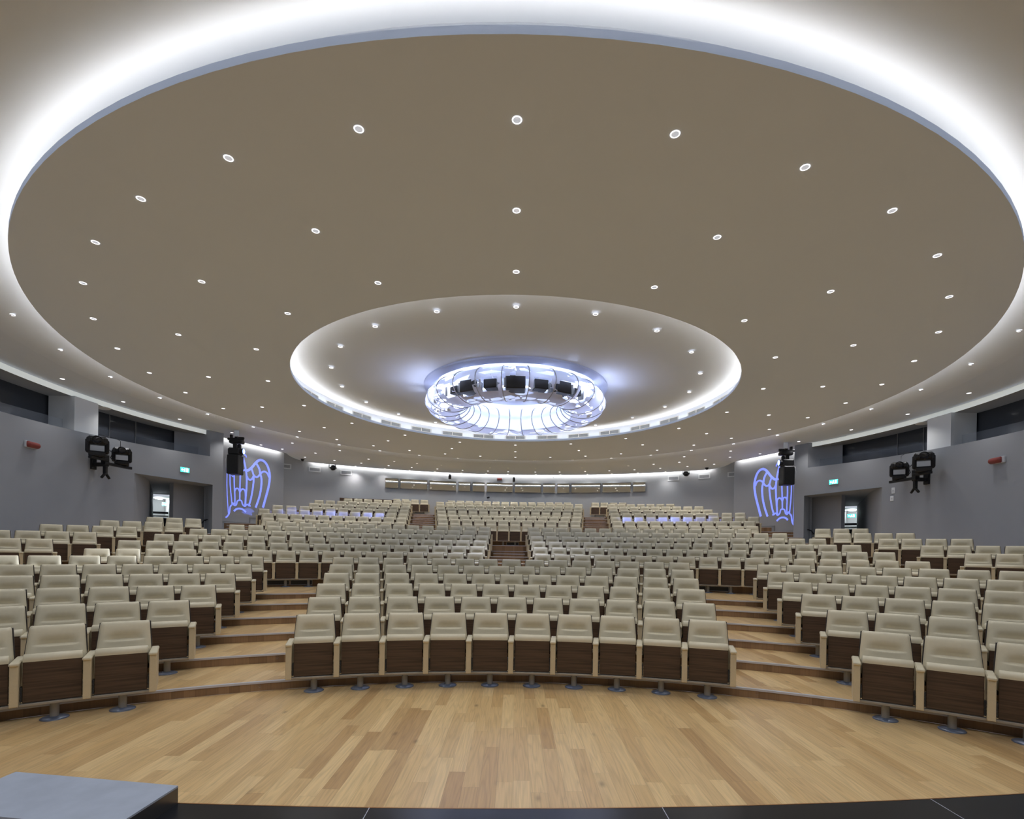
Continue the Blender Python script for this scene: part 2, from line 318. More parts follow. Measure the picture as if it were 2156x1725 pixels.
for i in range(len(LV)-1):
    R0, R1 = LV[i][1], LV[i+1][1]; z = LV[i+1][2]; zl = LV[i][2]
    a0, a1 = thmax(R0+.01), thmax(R1)
    A = [arc(R0, -a0+2*a0*k/NS, z) for k in range(NS+1)]; B = [arc(R1, -a1+2*a1*k/NS, z) for k in range(NS+1)]
    fl.quadstrip(A, B)
    ris.quadstrip([(p[0], p[1], zl) for p in A], [(p[0], p[1], z-.002) for p in A])
    # metal nosing bar along the tread edge
    P = [arc(R0-.012, -a0+2*a0*k/NS, z-.022) for k in range(NS+1)]; Q = [arc(R0-.012, -a0+2*a0*k/NS, z+.004) for k in range(NS+1)]
    S = [arc(R0+.034, -a0+2*a0*k/NS, z+.004) for k in range(NS+1)]
    nos.quadstrip(P, Q); nos.quadstrip(Q, S)
# last level runs to the back wall
zb = LV[-1][2]; a1 = thmax(LV[-1][1])
A = [arc(LV[-1][1], -a1+2*a1*k/NS, zb) for k in range(NS+1)]
fl.quadstrip(A, [(p[0]*1.0, p[1]+1.2, zb) for p in A])
# half-steps in the aisles of the upper tiers, each with its own inset metal line
def half_step(R, z0, z1, th0, th1, depth):
    n = 8; zz = (z0+z1)/2
    A = [arc(R-depth, lin(th0, th1, k/n), zz) for k in range(n+1)]; B = [arc(R-.005, lin(th0, th1, k/n), zz) for k in range(n+1)]
    fl.quadstrip(A, B); ris.quadstrip([(p[0], p[1], z0) for p in A], A)
    P = [arc(R-depth-.012, lin(th0, th1, k/n), zz-.02) for k in range(n+1)]; Q = [arc(R-depth-.012, lin(th0, th1, k/n), zz+.004) for k in range(n+1)]
    S = [arc(R-depth+.034, lin(th0, th1, k/n), zz+.004) for k in range(n+1)]
    nos.quadstrip(P, Q); nos.quadstrip(Q, S)
    for t in (th0, th1):
        a, b = arc(R-depth, t, z0), arc(R-.005, t, z0)
        ris.add([a, b, (b[0], b[1], zz), (a[0], a[1], zz)], [(0, 1, 2, 3)])
        s_ = .004 if t == th0 else -.004
        a, b = arc(R-depth, t, zz+.004), arc(R-.01, t, zz+.004); c, d = arc(R-.01, t+s_, zz+.004), arc(R-depth, t+s_, zz+.004)
        nos.add([a, b, c, d], [(0, 1, 2, 3)])
def block_edges(i):
    out = {}
    for nm, n, t, st in ROWS[i][3]:
        lo, hi = min(t, t+st*(n-1)), max(t, t+st*(n-1)); h = abs(st)/2+.002
        out[nm] = (lo-h, hi+h)
    return out
for i in range(6, 12):            # centre aisle and wall aisles of the middle tier
    R = LV[i][1]; z0, z1 = LV[i][2], LV[i+1][2]
    e = block_edges(i)
    if i < 11: half_step(R, z0, z1, e['L'][1]+.002, e['R'][0]-.002, .42)
    if 'LW' in e and i < 11:
        half_step(R, z0, z1, e['LW'][1]+.002, e['L'][0]-.002, .42); half_step(R, z0, z1, e['R'][1]+.002, e['RW'][0]-.002, .42)
for i in range(12, 19):
    R = LV[i][1]; z0, z1 = LV[i][2], LV[i+1][2]; e = block_edges(i)
    half_step(R, z0, z1, e['L'][1]+.002, e['C'][0]-.002, .45); half_step(R, z0, z1, e['C'][1]+.002, e['R'][0]-.002, .45)
    if i < 15:
        m_ = thmax(R)-.004
        half_step(R, z0, z1, -m_, e['L'][0]-.004, .45); half_step(R, z0, z1, e['R'][1]+.004, m_, .45)
struct(fl.obj('floor', M['oak'])); struct(ris.obj('trim_1', M['riser'])); struct(nos.obj('trim_2', M['nosing']))
# little steel step lights in the front risers beside both aisles
def step_light_mesh():
    b = MB(); b.lathe([(0, -.006), (.011, -.006), (.016, -.002), (.016, .004)], 14, T(0, 0, 0, 0, PI/2))
    return b.mesh('step_light', M['nosing'])
slm = step_light_mesh()
for i in range(6):
    R = LV[i][1]; z = lin(LV[i][2], LV[i+1][2], .52); e = block_edges(i)
    for nm, t in (('left', e['C'][0]-.35/R), ('right', e['C'][1]+.30/R)):
        o = bpy.data.objects.new('step_light', slm); COL.objects.link(o); o.location = arc(R-.003, t, z); o.rotation_euler = (0, 0, -t)
        tag(o, 'small round step light in the %s riser of the %s aisle' % (ORD[i+1], nm), 'light', 'step lights in the aisle risers')
# under-seat air grilles in the risers seen below the open rows
gm = MB(); gm.box((-.27, -.012, -.055), (.27, .0, .055), c=.004)
gmesh = gm.mesh('riser_grille', M['vent_back'])
gf = MB()
for a, b in (((-.285, -.016, .055), (.285, .0, .068)), ((-.285, -.016, -.068), (.285, .0, -.055)), ((-.285, -.016, -.055), (-.27, 0, .055)), ((.27, -.016, -.055), (.285, 0, .055))): gf.box(a, b)
gfm = gf.mesh('grille_frame', M['nosing'])
def grille(R, th, z, label):
    r = empty('riser_grille', arc(R-.002, th, z), -th, label, 'air grille', 'air grilles in the risers under the seats')
    for nm, me in (('grille', gmesh), ('grille_frame', gfm)):
        o = bpy.data.objects.new(nm, me); COL.objects.link(o); o.parent = r
for k, th in enumerate((-.4010, -.3655, .3185, .3545)):
    zz = lin(LV[6][2], LV[7][2], .5)
    grille(LV[6][1], th, zz, 'dark air grille under the seventh row, %s aisle, %s' % (['left', 'left', 'right', 'right'][k], ['outer', 'inner', 'inner', 'outer'][k]))
grille(LV[12][1], -.003, lin(LV[12][2], LV[13][2], .35), 'dark air grille in the riser at the top of the central stairs')
# ------------------------------------------------------------------ stage edge and grey slab
st = MB(); ZS = .45
xs = [-11.1+22.2*i/60 for i in range(61)]
A = [(x, edge_y(x), ZS) for x in xs]; Bq = [(x, edge_y(x)-.36, ZS) for x in xs]
st.quadstrip(Bq, A); st.quadstrip(A, [(p[0], p[1], -.02) for p in A])
struct(st.obj('trim_3', M['granite']))
s2 = MB()
for x in (-2.42, -.785, .858, 2.50, 4.15):
    s2.box((x-.002, edge_y(x)-.36, ZS-.01), (x+.002, edge_y(x)-.002, ZS+.0012))
struct(s2.obj('trim_4', M['seam']))
cp = MB(); cp.quadstrip([(x, edge_y(x)+.004, ZS-.006) for x in xs], [(x, edge_y(x)+.004, ZS+.001) for x in xs]); cp.quadstrip([(x, edge_y(x)+.004, ZS+.001) for x in xs], [(x, edge_y(x)-.004, ZS+.001) for x in xs])
struct(cp.obj('trim_5', M['copper']))
sf = MB(); sf.quadstrip([(x, -9., ZS-.004) for x in xs], [(x, edge_y(x)-.36, ZS-.004) for x in xs])
struct(sf.obj('floor.001', M['stage']))
sl = MB()
pts = [(-2.905, 2.99), (-1.86, 2.85), (-1.888, 2.42), (-2.93, 2.555)]
def slab(mb, pts, z0, z1):
    n = len(pts)
    mb.add([(x, y, z0) for x, y in pts]+[(x, y, z1) for x, y in pts], [tuple(range(n)), tuple(range(2*n-1, n-1, -1))]+[(i, i+n, (i+1) % n+n, (i+1) % n) for i in range(n)])
r = empty('step_slab', (-2.4, 2.7, ZS), 0, 'flat grey stone-look slab lying on the black stage edge, bottom corner', 'slab')
slab(sl, [(x+2.4, y-2.7) for x, y in pts], .088, .098); sl.obj('top_plate', M['slab'], r)
se = MB(); slab(se, [(x*.9985+2.398, y-2.702) for x, y in pts], .0, .088); se.obj('edge_frame', M['slab_edge'], r)
sw = MB(); slab(sw, [(pts[3][0]+2.4+.01, pts[3][1]-2.7-.004), (pts[2][0]+2.4-.01, pts[2][1]-2.7-.004), (pts[2][0]+2.4-.01, pts[2][1]-2.7-.016), (pts[3][0]+2.4+.01, pts[3][1]-2.7-.016)], .0, .082); sw.obj('front_panel', M['stage'], r)
# ------------------------------------------------------------------ ceiling
def ring(prof, n=160, a0=0., a1=2*PI):
    b = MB(); b.lathe(prof, n, T(CX, CY, 0), True, a0, a1); return b
RD, RI = 11.30, 6.48
d = ring([(RI+.27, HC+.075), (RI, HC+.075)], 160); d.lathe([(RI, HC+.075), (RI, HC)], 160, T(CX, CY, 0)); d.lathe([(RI, HC), (8.8, HC), (RD, HC)], 160, T(CX, CY, 0), False); d.lathe([(RD, HC), (RD, HC+.088)], 160, T(CX, CY, 0)); d.lathe([(RD, HC+.088), (10.95, HC+.088), (10.95, HC+.50)], 160, T(CX, CY, 0), False)
struct(d.obj('ceiling', M['ceiling']))
# outer cove: curves up behind the edge of the disc
cv = ring([(13.9, HC), (12.15, HC)], 160)
cv.v = []; cv.f = []; cv.sm = []
prof = [(12.45, HC), (12.3, HC+.012), (12.15, HC+.045), (12.0, HC+.095), (11.85, HC+.16), (11.7, HC+.235), (11.5, HC+.325), (11.3, HC+.40), (11.1, HC+.455), (10.88, HC+.48)]
cv.lathe(prof, 160, T(CX, CY, 0))
struct(cv.obj('ceiling.001', M['ceiling']))
o2 = MB(); NA = 160; PA = []; PB = []
def r_out(a):
    # angle a from +X; towards the stage the ceiling carries on over the stage
    s = math.sin(a)
    if s > -.62: return 13.95
    return 13.95+min(1, (-s-.62)/.1)*16.
for i in range(NA+1):
    a = 2*PI*i/NA; c, s = math.cos(a), math.sin(a); ro = r_out(a)
    PA.append((CX+12.45*c, CY+12.45*s, HC)); PB.append((CX+ro*c, CY+ro*s, HC))
o2.quadstrip(PB, PA)
struct(o2.obj('ceiling.002', M['ceiling']))
# twin vents on the outward face of the cove wall (seen mirrored in the booth windows)
ov = MB()
for k in range(-7, 8):
    a = 2*PI*k/30
    for sx in (-1, 1):
        p = (CX+10.955*math.sin(a), CY+10.955*math.cos(a), HC+.225); ov.box((min(sx*.012, sx*.47), 0, -.065), (max(sx*.012, sx*.47), .008, .065), T(*p, -a))
struct(ov.obj('trim_10', M['vent_back']))
# inner recess
ic = MB(); ic.lathe([(RI+.27, HC+.075), (RI+.27, HC+.42)], 160, T(CX, CY, 0), False)
ic.lathe([(RI+.27, HC+.42), (RI+.1, HC+.435), (RI-.15, HC+.43), (6.05, HC+.40), (5.8, HC+.36), (5.55, HC+.315), (5.2, HC+.275), (4.7, HC+.25), (3.8, HC+.25), (2.95, HC+.25)], 160, T(CX, CY, 0))
ic.lathe([(2.95, HC+.25), (0.01, HC+.25)], 160, T(CX, CY, 0), False)
struct(ic.obj('ceiling.003', M['ceiling']))
# cove LED strips
def led_strip(name, r0, r1, z0, z1, strength, col=(1., .93, .83), a0=0, a1=2*PI, n=96):
    m = bpy.data.materials.new(name); m.use_nodes = True; nt = m.node_tree; nt.nodes.clear()
    e = nt.nodes.new('ShaderNodeEmission'); e.inputs[0].default_value = (*col, 1); e.inputs[1].default_value = strength
    ou = nt.nodes.new('ShaderNodeOutputMaterial'); nt.links.new(e.outputs[0], ou.inputs[0])
    b = MB(); b.lathe([(r0, z0), (r1, z1)], n, T(CX, CY, 0), False, a0, a1)
    o = b.obj('cove_light', m); return o
tag(led_strip('led_outer', 11.22, 11.17, HC+.092, HC+.115, E_OUT), 'hidden white light strip along the outer edge of the ceiling disc', 'light strip')
tag(led_strip('led_inner', RI+.07, RI+.12, HC+.077, HC+.092, E_IN), 'hidden white light strip along the inner rim of the ceiling disc', 'light strip')
# air vents around the inner recess wall
vb = MB(); vb.box((-.47, -.012, -.065), (-.012, 0, .065)); vb.box((.012, -.012, -.065), (.47, 0, .065))
vbm = vb.mesh('vent_back', M['vent_back'])
vf = MB()
for a, b in (((-.49, -.02, .065), (.49, 0, .082)), ((-.49, -.02, -.08), (.49, 0, -.065)), ((-.49, -.02, -.065), (-.472, 0, .065)), ((.472, -.02, -.065), (.49, 0, .065)), ((-.012, -.02, -.065), (.012, 0, .065))): vf.box(a, b)
vfm = vf.mesh('vent_frame', M['white'])
vs = MB()
for k in range(19):
    for sx in (-1, 1): vs.box((sx*(.035+k*.0235)-.005, -.018, -.064), (sx*(.035+k*.0235)+.005, -.013, .064))
vsm = vs.mesh('vent_slats', M['vent'])
NV = 30
for k in range(NV):
    a = 2*PI*k/NV+.0
    th = a                                     # measured from the back of the room
    p = (CX+(RI+.268)*math.sin(th), CY+(RI+.268)*math.cos(th), HC+.225)
    kk = k if k <= NV//2 else NV-k
    lab = 'twin air vent in the ceiling recess rim, exactly at the back' if k == 0 else ('twin air vent in the recess rim over the front rows' if k == 15 else 'twin air vent in the recess rim, %s from the back towards the %s' % (ORD[kk], 'right' if k < 15 else 'left'))
    r = empty('air_vent', p, -th, lab, 'air vent', 'twin air vents around the ceiling recess')
    for nm, me in (('vent_opening', vbm), ('vent_frame', vfm), ('vent_slats', vsm)):
        o = bpy.data.objects.new(nm, me); COL.objects.link(o); o.parent = r
# ------------------------------------------------------------------ back ceiling field and walls
def back_r(phi):   # distance from the ceiling centre to the back wall at angle phi from +Y
    s, c = math.sin(phi), math.cos(phi); e = CY-BWY
    return -e*c+math.sqrt(BWR**2-(e*s)**2)
PL, QL = (-13.62, 22.0), (-12.1, 26.57); PR, QR = (13.3, 22.6), (11.6, 27.1)
def seg_r(phi, P, Q):
    s, c = math.sin(phi), math.cos(phi)
    # CX + r s, CY + r c on line P-Q
    dx, dy = Q[0]-P[0], Q[1]-P[1]
    den = s*dy-c*dx
    return ((P[0]-CX)*dy-(P[1]-CY)*dx)/den
def outer(phi):
    if phi < 0:
        lim = math.atan2(QL[0]-CX, QL[1]-CY); g = seg_r(phi, PL, QL)
    else:
        lim = math.atan2(QR[0]-CX, QR[1]-CY); g = seg_r(phi, PR, QR)
    w = abs(phi)/abs(lim)
    if w >= 1: return g-.24
    br = back_r(phi)-.24
    if w > .86: return lin(br, g-.24, (w-.86)/.14) if w > .86 else br
    return br
bc = MB(); PA = []; PB = []; PC = []; n = 90; F0, F1 = math.radians(-66), math.radians(64.5)
for i in range(n+1):
    ph = lin(F0, F1, i/n); s, c = math.sin(ph), math.cos(ph); ro = outer(ph)
    PA.append((CX+13.93*s, CY+13.93*c, HC+.035)); PB.append((CX+ro*s, CY+ro*c, HC+.035)); PC.append((CX+ro*s, CY+ro*c, HC+.12))
bc.quadstrip(PA, PB); bc.quadstrip(PB, PC)
bc.quadstrip([(p[0], p[1], HC) for p in PA], PA)
struct(bc.obj('ceiling.004', M['ceiling']))
cap = MB(); cap.box((-26, -12, HC+.62), (26, 36, HC+.72)); struct(cap.obj('ceiling.005', M['cove']))
# back wall
def bwp(t): # direction t = X/Y as seen from the stage centre
    # X = t*Y on circle centre (0, BWY)
    a = 1+t*t; b_ = -2*BWY; c = BWY**2-BWR**2
    y = (-b_+math.sqrt(b_*b_-4*a*c))/(2*a); return t*y, y
bw = MB(); n = 80
lo = []; hi = []
for i in range(n+1):
    x, y = bwp(lin(-.62, .60, i/n)); lo.append((x, y, 0)); hi.append((x, y, HC+.62))
bw.quadstrip(lo, hi); struct(bw.obj('wall_back', M['wall_back']))
# panels behind the side walls that carry the glowing emblem strokes
for nm, P, Q in (('wall_left.001', PL, QL), ('wall_right.001', PR, QR)):
    b = MB(); dx, dy = Q[0]-P[0], Q[1]-P[1]; L = math.hypot(dx, dy); nx, ny = -dy/L, dx/L
    sg = -1 if P[0] < 0 else 1; nx, ny = (nx, ny) if nx*sg > 0 else (-nx, -ny)
    P0 = (P[0]-dx*.25, P[1]-dy*.25)
    slab(b, [P0, Q, (Q[0]+nx*.22, Q[1]+ny*.22), (P0[0]+nx*.22, P0[1]+ny*.22)], 0, HC+.6)
    struct(b.obj(nm, M['wall_logo']))
# stepped skirting on those panels
for nm, P, Q, rg in (('baseboard_left', PL, QL, (-1,)), ('baseboard_right', PR, QR, (1,))):
    b = MB(); dx, dy = Q[0]-P[0], Q[1]-P[1]; L = math.hypot(dx, dy); ux, uy = dx/L, dy/L
    sg = 1 if P[0] < 0 else -1; nx, ny = (uy*sg, -ux*sg)
    s = -.6; prev = None
    while s < L-.02:
        x, y = P[0]+ux*s, P[1]+uy*s; R = math.hypot(x-XC, y-YC); z = 0
        for i in range(len(LV)-1):
            if R > LV[i][1]: z = LV[i+1][2]
            if 12 <= i < 15 and LV[i][1]-.45 < R <= LV[i][1]: z = (LV[i][2]+LV[i+1][2])/2
        e = s+.05
        b.box((s, 0, z), (e+.001, .016, z+.07), Matrix(((ux, nx, 0, P[0]), (uy, ny, 0, P[1]), (0, 0, 1, 0), (0, 0, 0, 1))))
        if prev is not None and z > prev+.01: b.box((s-.06, 0, prev), (s, .016, z+.07), Matrix(((ux, nx, 0, P[0]), (uy, ny, 0, P[1]), (0, 0, 1, 0), (0, 0, 0, 1))))
        prev = z; s = e
    struct(b.obj(nm, M['frame']))
# side walls: curved, lower part only between stage and wing, with an opening to the exit passage
def wx(y, r=RW): return math.sqrt(max(0, r*r-(y-CY)**2))
def parapet(y): return 1.9+3.40+.034*(y-13.3)
def side_wall(name, sg, yend, o0, o1, zl):
    b = MB(); n = 60
    ys = sorted(set([7.9+(yend-7.9)*i/n for i in range(n+1)]+[o0, o1, yend-.55]))
    def P(y, z): return (CX*0+sg*wx(y), y, z)
    for a, c in zip(ys[:-1], ys[1:]):
        za, zc = parapet(a), parapet(c)
        if (a+c)/2 > yend-.55: za = zc = HC+.05
        z0 = zl if o0-1e-6 <= a and c <= o1+1e-6 else 0.
        b.add([P(a, z0), P(c, z0), P(c, zc), P(a, za)], [(0, 1, 2, 3)])
        if za < HC: # sill on top, running back to the glass
            b.add([P(a, za), P(c, zc), (sg*wx(c, 14.25), c, zc), (sg*wx(a, 14.25), a, za)], [(0, 1, 2, 3)])
    # straight wall forward to behind the camera and the return at the far end
    x0 = sg*wx(7.9)
    b.add([(x0, 7.9, 0), (x0, 7.9, HC), (x0, -9, HC), (x0, -9, 0)], [(0, 1, 2, 3)])
    ye = yend; xe = sg*wx(ye)
    # rounded return closing the gallery end
    pts = []
    for k in range(9):
        q = PI/2*k/8
        pts.append((xe+sg*(.9*(1-math.cos(q))), ye-.0-.9*math.sin(q)*.0+.18*math.sin(q)))
    b.quadstrip([(x, y, 0) for x, y in pts], [(x, y, HC+.05) for x, y in pts], True)
    # gallery end wall, curved
    q0 = [(sg*wx(ye-.55), ye-.55), (sg*(wx(ye-.55)+.30), ye-.57), (sg*(wx(ye-.55)+.62), ye-.66), (sg*(wx(ye-.55)+.88), ye-.86), (sg*(wx(ye-.55)+1.10), ye-1.15)]
    b.quadstrip([(x, y, parapet(y)-.1) for x, y in q0], [(x, y, HC) for x, y in q0], True)
    o = b.obj(name, M['wall']); struct(o)
YL, YR = 21.8, 22.4
side_wall('wall_left', -1, YL, 18.2, YL-.42, 4.40)
side_wall('wall_right', 1, YR, 18.8, YR-.42, 4.40)
fw = MB(); fw.box((-14, -9.2, 0), (14, -9, HC)); struct(fw.obj('wall_front', M['wall']))
# gallery: fascia brightened by emission, soffit, dark glass, pillars
ga = math.radians(64.5)
for nm, sg, yend in (('left', -1, YL), ('right', 1, YR)):
    ys = [6.0+(yend+.05-6.0)*i/60 for i in range(61)]
    f_ = MB(); f_.quadstrip([(sg*wx(y, 13.95), y, HC-.17) for y in ys], [(sg*wx(y, 13.95), y, HC) for y in ys], True)
    struct(f_.obj('trim_6' if sg < 0 else 'trim_7', M['fascia']))
    s_ = MB(); s_.quadstrip([(sg*wx(y, 13.95), y, HC-.17) for y in ys], [(sg*wx(y, 14.9), y, HC-.17) for y in ys])
    struct(s_.obj('ceiling.006' if sg < 0 else 'ceiling.007', M['wall']))
    g_ = MB(); g_.quadstrip([(sg*wx(y, 14.72), y, 4.6) for y in ys], [(sg*wx(y, 14.72), y, HC-.17) for y in ys], True)
    go = struct(g_.obj('window_13' if sg < 0 else 'window_14', M['dark_glass']))
    ml = MB()
    for y in (10.2, 13.2, 18.2, 19.2):
        x = wx(y, 14.70); ml.box((sg*x-.012, y-.012, 4.9), (sg*x+.012, y+.012, HC-.17))
    ml.obj('mullion', M['frame'], go)
    gg, ntg, bg = new_mat('clear_balustrade_glass_'+nm)
    bg.inputs['Base Color'].default_value = (.30, .32, .36, 1); bg.inputs['Roughness'].default_value = .08; bg.inputs['Alpha'].default_value = .22
    r_ = MB(); r_.quadstrip([(sg*wx(y, 14.2), y, parapet(y)-.05) for y in ys], [(sg*wx(y, 14.2), y, parapet(y)+.36) for y in ys], True)
    struct(r_.obj('trim_8' if sg < 0 else 'trim_9', gg))
    p_ = MB(); py = 15.95 if sg < 0 else 16.25
    A_ = [(sg*(wx(py)+.04), py), (sg*(wx(py+.88)+.04), py+.88), (sg*(wx(py+.88)+.86), py+.88), (sg*(wx(py)+.86), py)]
    if sg > 0: A_ = A_[::-1]
    slab(p_, A_, parapet(py)-.06, HC-.172); struct(p_.obj('wall_left.002' if sg < 0 else 'wall_right.002', M['white']))
    sd = MB(); sd.lathe([(0.001, -.03), (.20, -.03), (.24, -.012), (.24, 0)], 28)
    t_ = sd.obj('ceiling_speaker', M['white'], None, (sg*(wx(py+.9)+.30), py+1.35, HC-.17))
    tag(t_, 'round white ceiling speaker under the %s gallery soffit beside the pillar' % nm, 'speaker')
# exit passages
def passage(sg, y0, y1, door, nm):
    w = MB(); z1 = 4.40; zf = 1.6
    inner = [(sg*wx(y0), y0), (sg*(wx(y0)+.12), y0+.35), (sg*(wx(y0)+.38), y0+1.0), (sg*(wx(y0)+.9), y0+2.0), door[0]]
    outerp = [(sg*wx(y1), y1), (sg*(wx(y1)+.35), y1+.30), door[1]]
    w.quadstrip([(x, y, zf-1) for x, y in inner], [(x, y, z1) for x, y in inner], True)
    w.quadstrip([(x, y, zf-1) for x, y in outerp], [(x, y, z1) for x, y in outerp], False)
    poly = inner+outerp[::-1]; n_ = len(poly)
    w.add([(x, y, z1) for x, y in poly], [tuple(range(n_))])
    # lit lobby beyond the doorway
    dx, dy = door[1][0]-door[0][0], door[1][1]-door[0][1]; L = math.hypot(dx, dy)
    ox, oy = door[0][0]*1.0, door[0][1]
    fx, fy = sg*.66, .75
    a, b_ = door[0], door[1]
    c_, d_ = (b_[0]+fx*2.6, b_[1]+fy*2.6), (a[0]+fx*2.6-dx*1.2, a[1]+fy*2.6-dy*1.2)
    lobby = MB()
    for p, q in ((a, d_), (d_, c_), (c_, b_)): lobby.add([(p[0], p[1], zf-1), (q[0], q[1], zf-1), (q[0], q[1], 4.3), (p[0], p[1], 4.3)], [(0, 1, 2, 3)])
    lobby.add([(p[0], p[1], 4.3) for p in (a, b_, c_, d_)], [(0, 1, 2, 3)])
    struct(w.obj('wall_%s.003' % nm, M['wall'])); struct(lobby.obj('wall_%s.004' % nm, M['white']))
    f2 = MB(); f2.add([(x, y, zf) for x, y in poly], [tuple(range(n_))]); f2.add([(p[0], p[1], zf) for p in (a, b_, c_, d_)], [(0, 1, 2, 3)])
    struct(f2.obj('floor.%s' % ('002' if sg < 0 else '003'), M['frame']))
    return a, b_, c_, d_
PASS = {'left': passage(-1, 18.2, YL-.42, ((-18.3, 25.75), (-17.65, 26.15)), 'left'), 'right': passage(1, 18.8, YR-.42, ((17.55, 26.2), (17.0, 26.75)), 'right')}
# booth windows in the back wall
WU = [(811, 839, 1006.6, 1029.6), (843, 900, 1008.5, 1033.5), (904.5, 960.6, 1012, 1035.6), (965, 990.5, 1014.6, 1037), (995, 1020.7, 1015.8, 1037.6), (1024.5, 1079.7, 1017, 1038.5), (1083.7, 1139, 1017.9, 1039.5), (1143, 1168.8, 1018.2, 1039.5), (1173, 1198.7, 1018, 1039.5), (1202.8, 1263.8, 1017.5, 1039.5), (1268, 1328, 1016.6, 1038.5), (1332, 1359, 1014.3, 1037)]
def u2t(u, v): # direction of a measured sight line from the survey camera
    du, dv = u-1083.82, v-1156.56; c, s = math.cos(.015788), math.sin(.015788)
    return (c*du+s*dv)/1073.44, (-s*du+c*dv)/1073.44
for k, (u0, u1, v0, v1) in enumerate(WU):
    ta, _ = u2t(u0, (v0+v1)/2); tb, _ = u2t(u1, (v0+v1)/2)
    xa, ya = bwp(ta); xb, yb = bwp(tb)
    w = math.hypot(xb-xa, yb-ya); z0, z1 = 5.56, 6.17
    rz = math.atan2(yb-ya, xb-xa)
    r = empty('window_%d' % (k+1), ((xa+xb)/2, (ya+yb)/2-.04, 0), rz); struct(r)
    h = w/2; fr = MB()
    for a, b in (((-h, -.05, z1-.02), (h, .07, z1)), ((-h, -.05, z0), (h, .07, z0+.02)), ((-h, -.05, z0), (-h+.02, .07, z1)), ((h-.02, -.05, z0), (h, .07, z1))): fr.box(a, b)
    fr.obj('window_frame', M['frame'], r)
    gl = MB(); t_ = 0.; hh = (z1-z0)/2-.02
    gl.add([(-h+.015, -.012+hh*t_, z0+.02), (h-.015, -.012+hh*t_, z0+.02), (h-.015, -.012-hh*t_, z1-.02), (-h+.015, -.012-hh*t_, z1-.02)], [(0, 1, 2, 3)])
    gl.obj('window_glass', M['mirror'], r)
# wash light hidden above the edge of the back ceiling
def wash(name, pts, z, strength, label):
    m = bpy.data.materials.new(name); m.use_nodes = True; nt = m.node_tree; nt.nodes.clear()
    e = nt.nodes.new('ShaderNodeEmission'); e.inputs[0].default_value = (.98, .99, 1., 1); e.inputs[1].default_value = strength
    ou = nt.nodes.new('ShaderNodeOutputMaterial'); nt.links.new(e.outputs[0], ou.inputs[0])
    b = MB(); b.quadstrip([(x, y, z) for x, y in pts], [(x, y, z+.06) for x, y in pts])
    tag(b.obj('cove_light', m), label, 'light strip')
pts = [(CX+(outer(p)+.02)*math.sin(p), CY+(outer(p)+.02)*math.cos(p)) for p in [lin(-.72, .70, i/60) for i in range(61)]]
wash('led_back', pts, HC+.07, E_BACK, 'hidden white light strip washing the top of the back wall')
for nm, P, Q in (('left', PL, QL), ('right', PR, QR)):
    ph0, ph1 = math.atan2(P[0]-CX, P[1]-CY), math.atan2(Q[0]-CX, Q[1]-CY)
    pts = [(CX+(outer(lin(ph0, ph1, t/10))+.02)*math.sin(lin(ph0, ph1, t/10)), CY+(outer(lin(ph0, ph1, t/10))+.02)*math.cos(lin(ph0, ph1, t/10))) for t in range(11)]
    wash('led_panel_'+nm, pts, HC+.07, E_PANEL, 'hidden white light strip washing the %s emblem panel' % nm)
# wood capped parapet behind the upper left rows
pw = MB(); e = block_edges(18)
pts = [arc(LV[18][1]+.28, lin(e['L'][0]-.004, e['L'][1]-.030, i/16), 0) for i in range(17)]
pts2 = [arc(LV[18][1]+.36, lin(e['L'][0]-.004, e['L'][1]-.030, i/16), 0) for i in range(17)]
zt = LV[18][2]+1.04
pw.quadstrip([(p[0], p[1], LV[18][2]) for p in pts], [(p[0], p[1], zt) for p in pts]); pw.quadstrip([(p[0], p[1], zt) for p in pts], [(p[0], p[1], zt) for p in pts2])
struct(pw.obj('wall_back.001', wood_mat('brown_parapet_wood', (.09, .05, .026), (.16, .095, .05), 'X')))
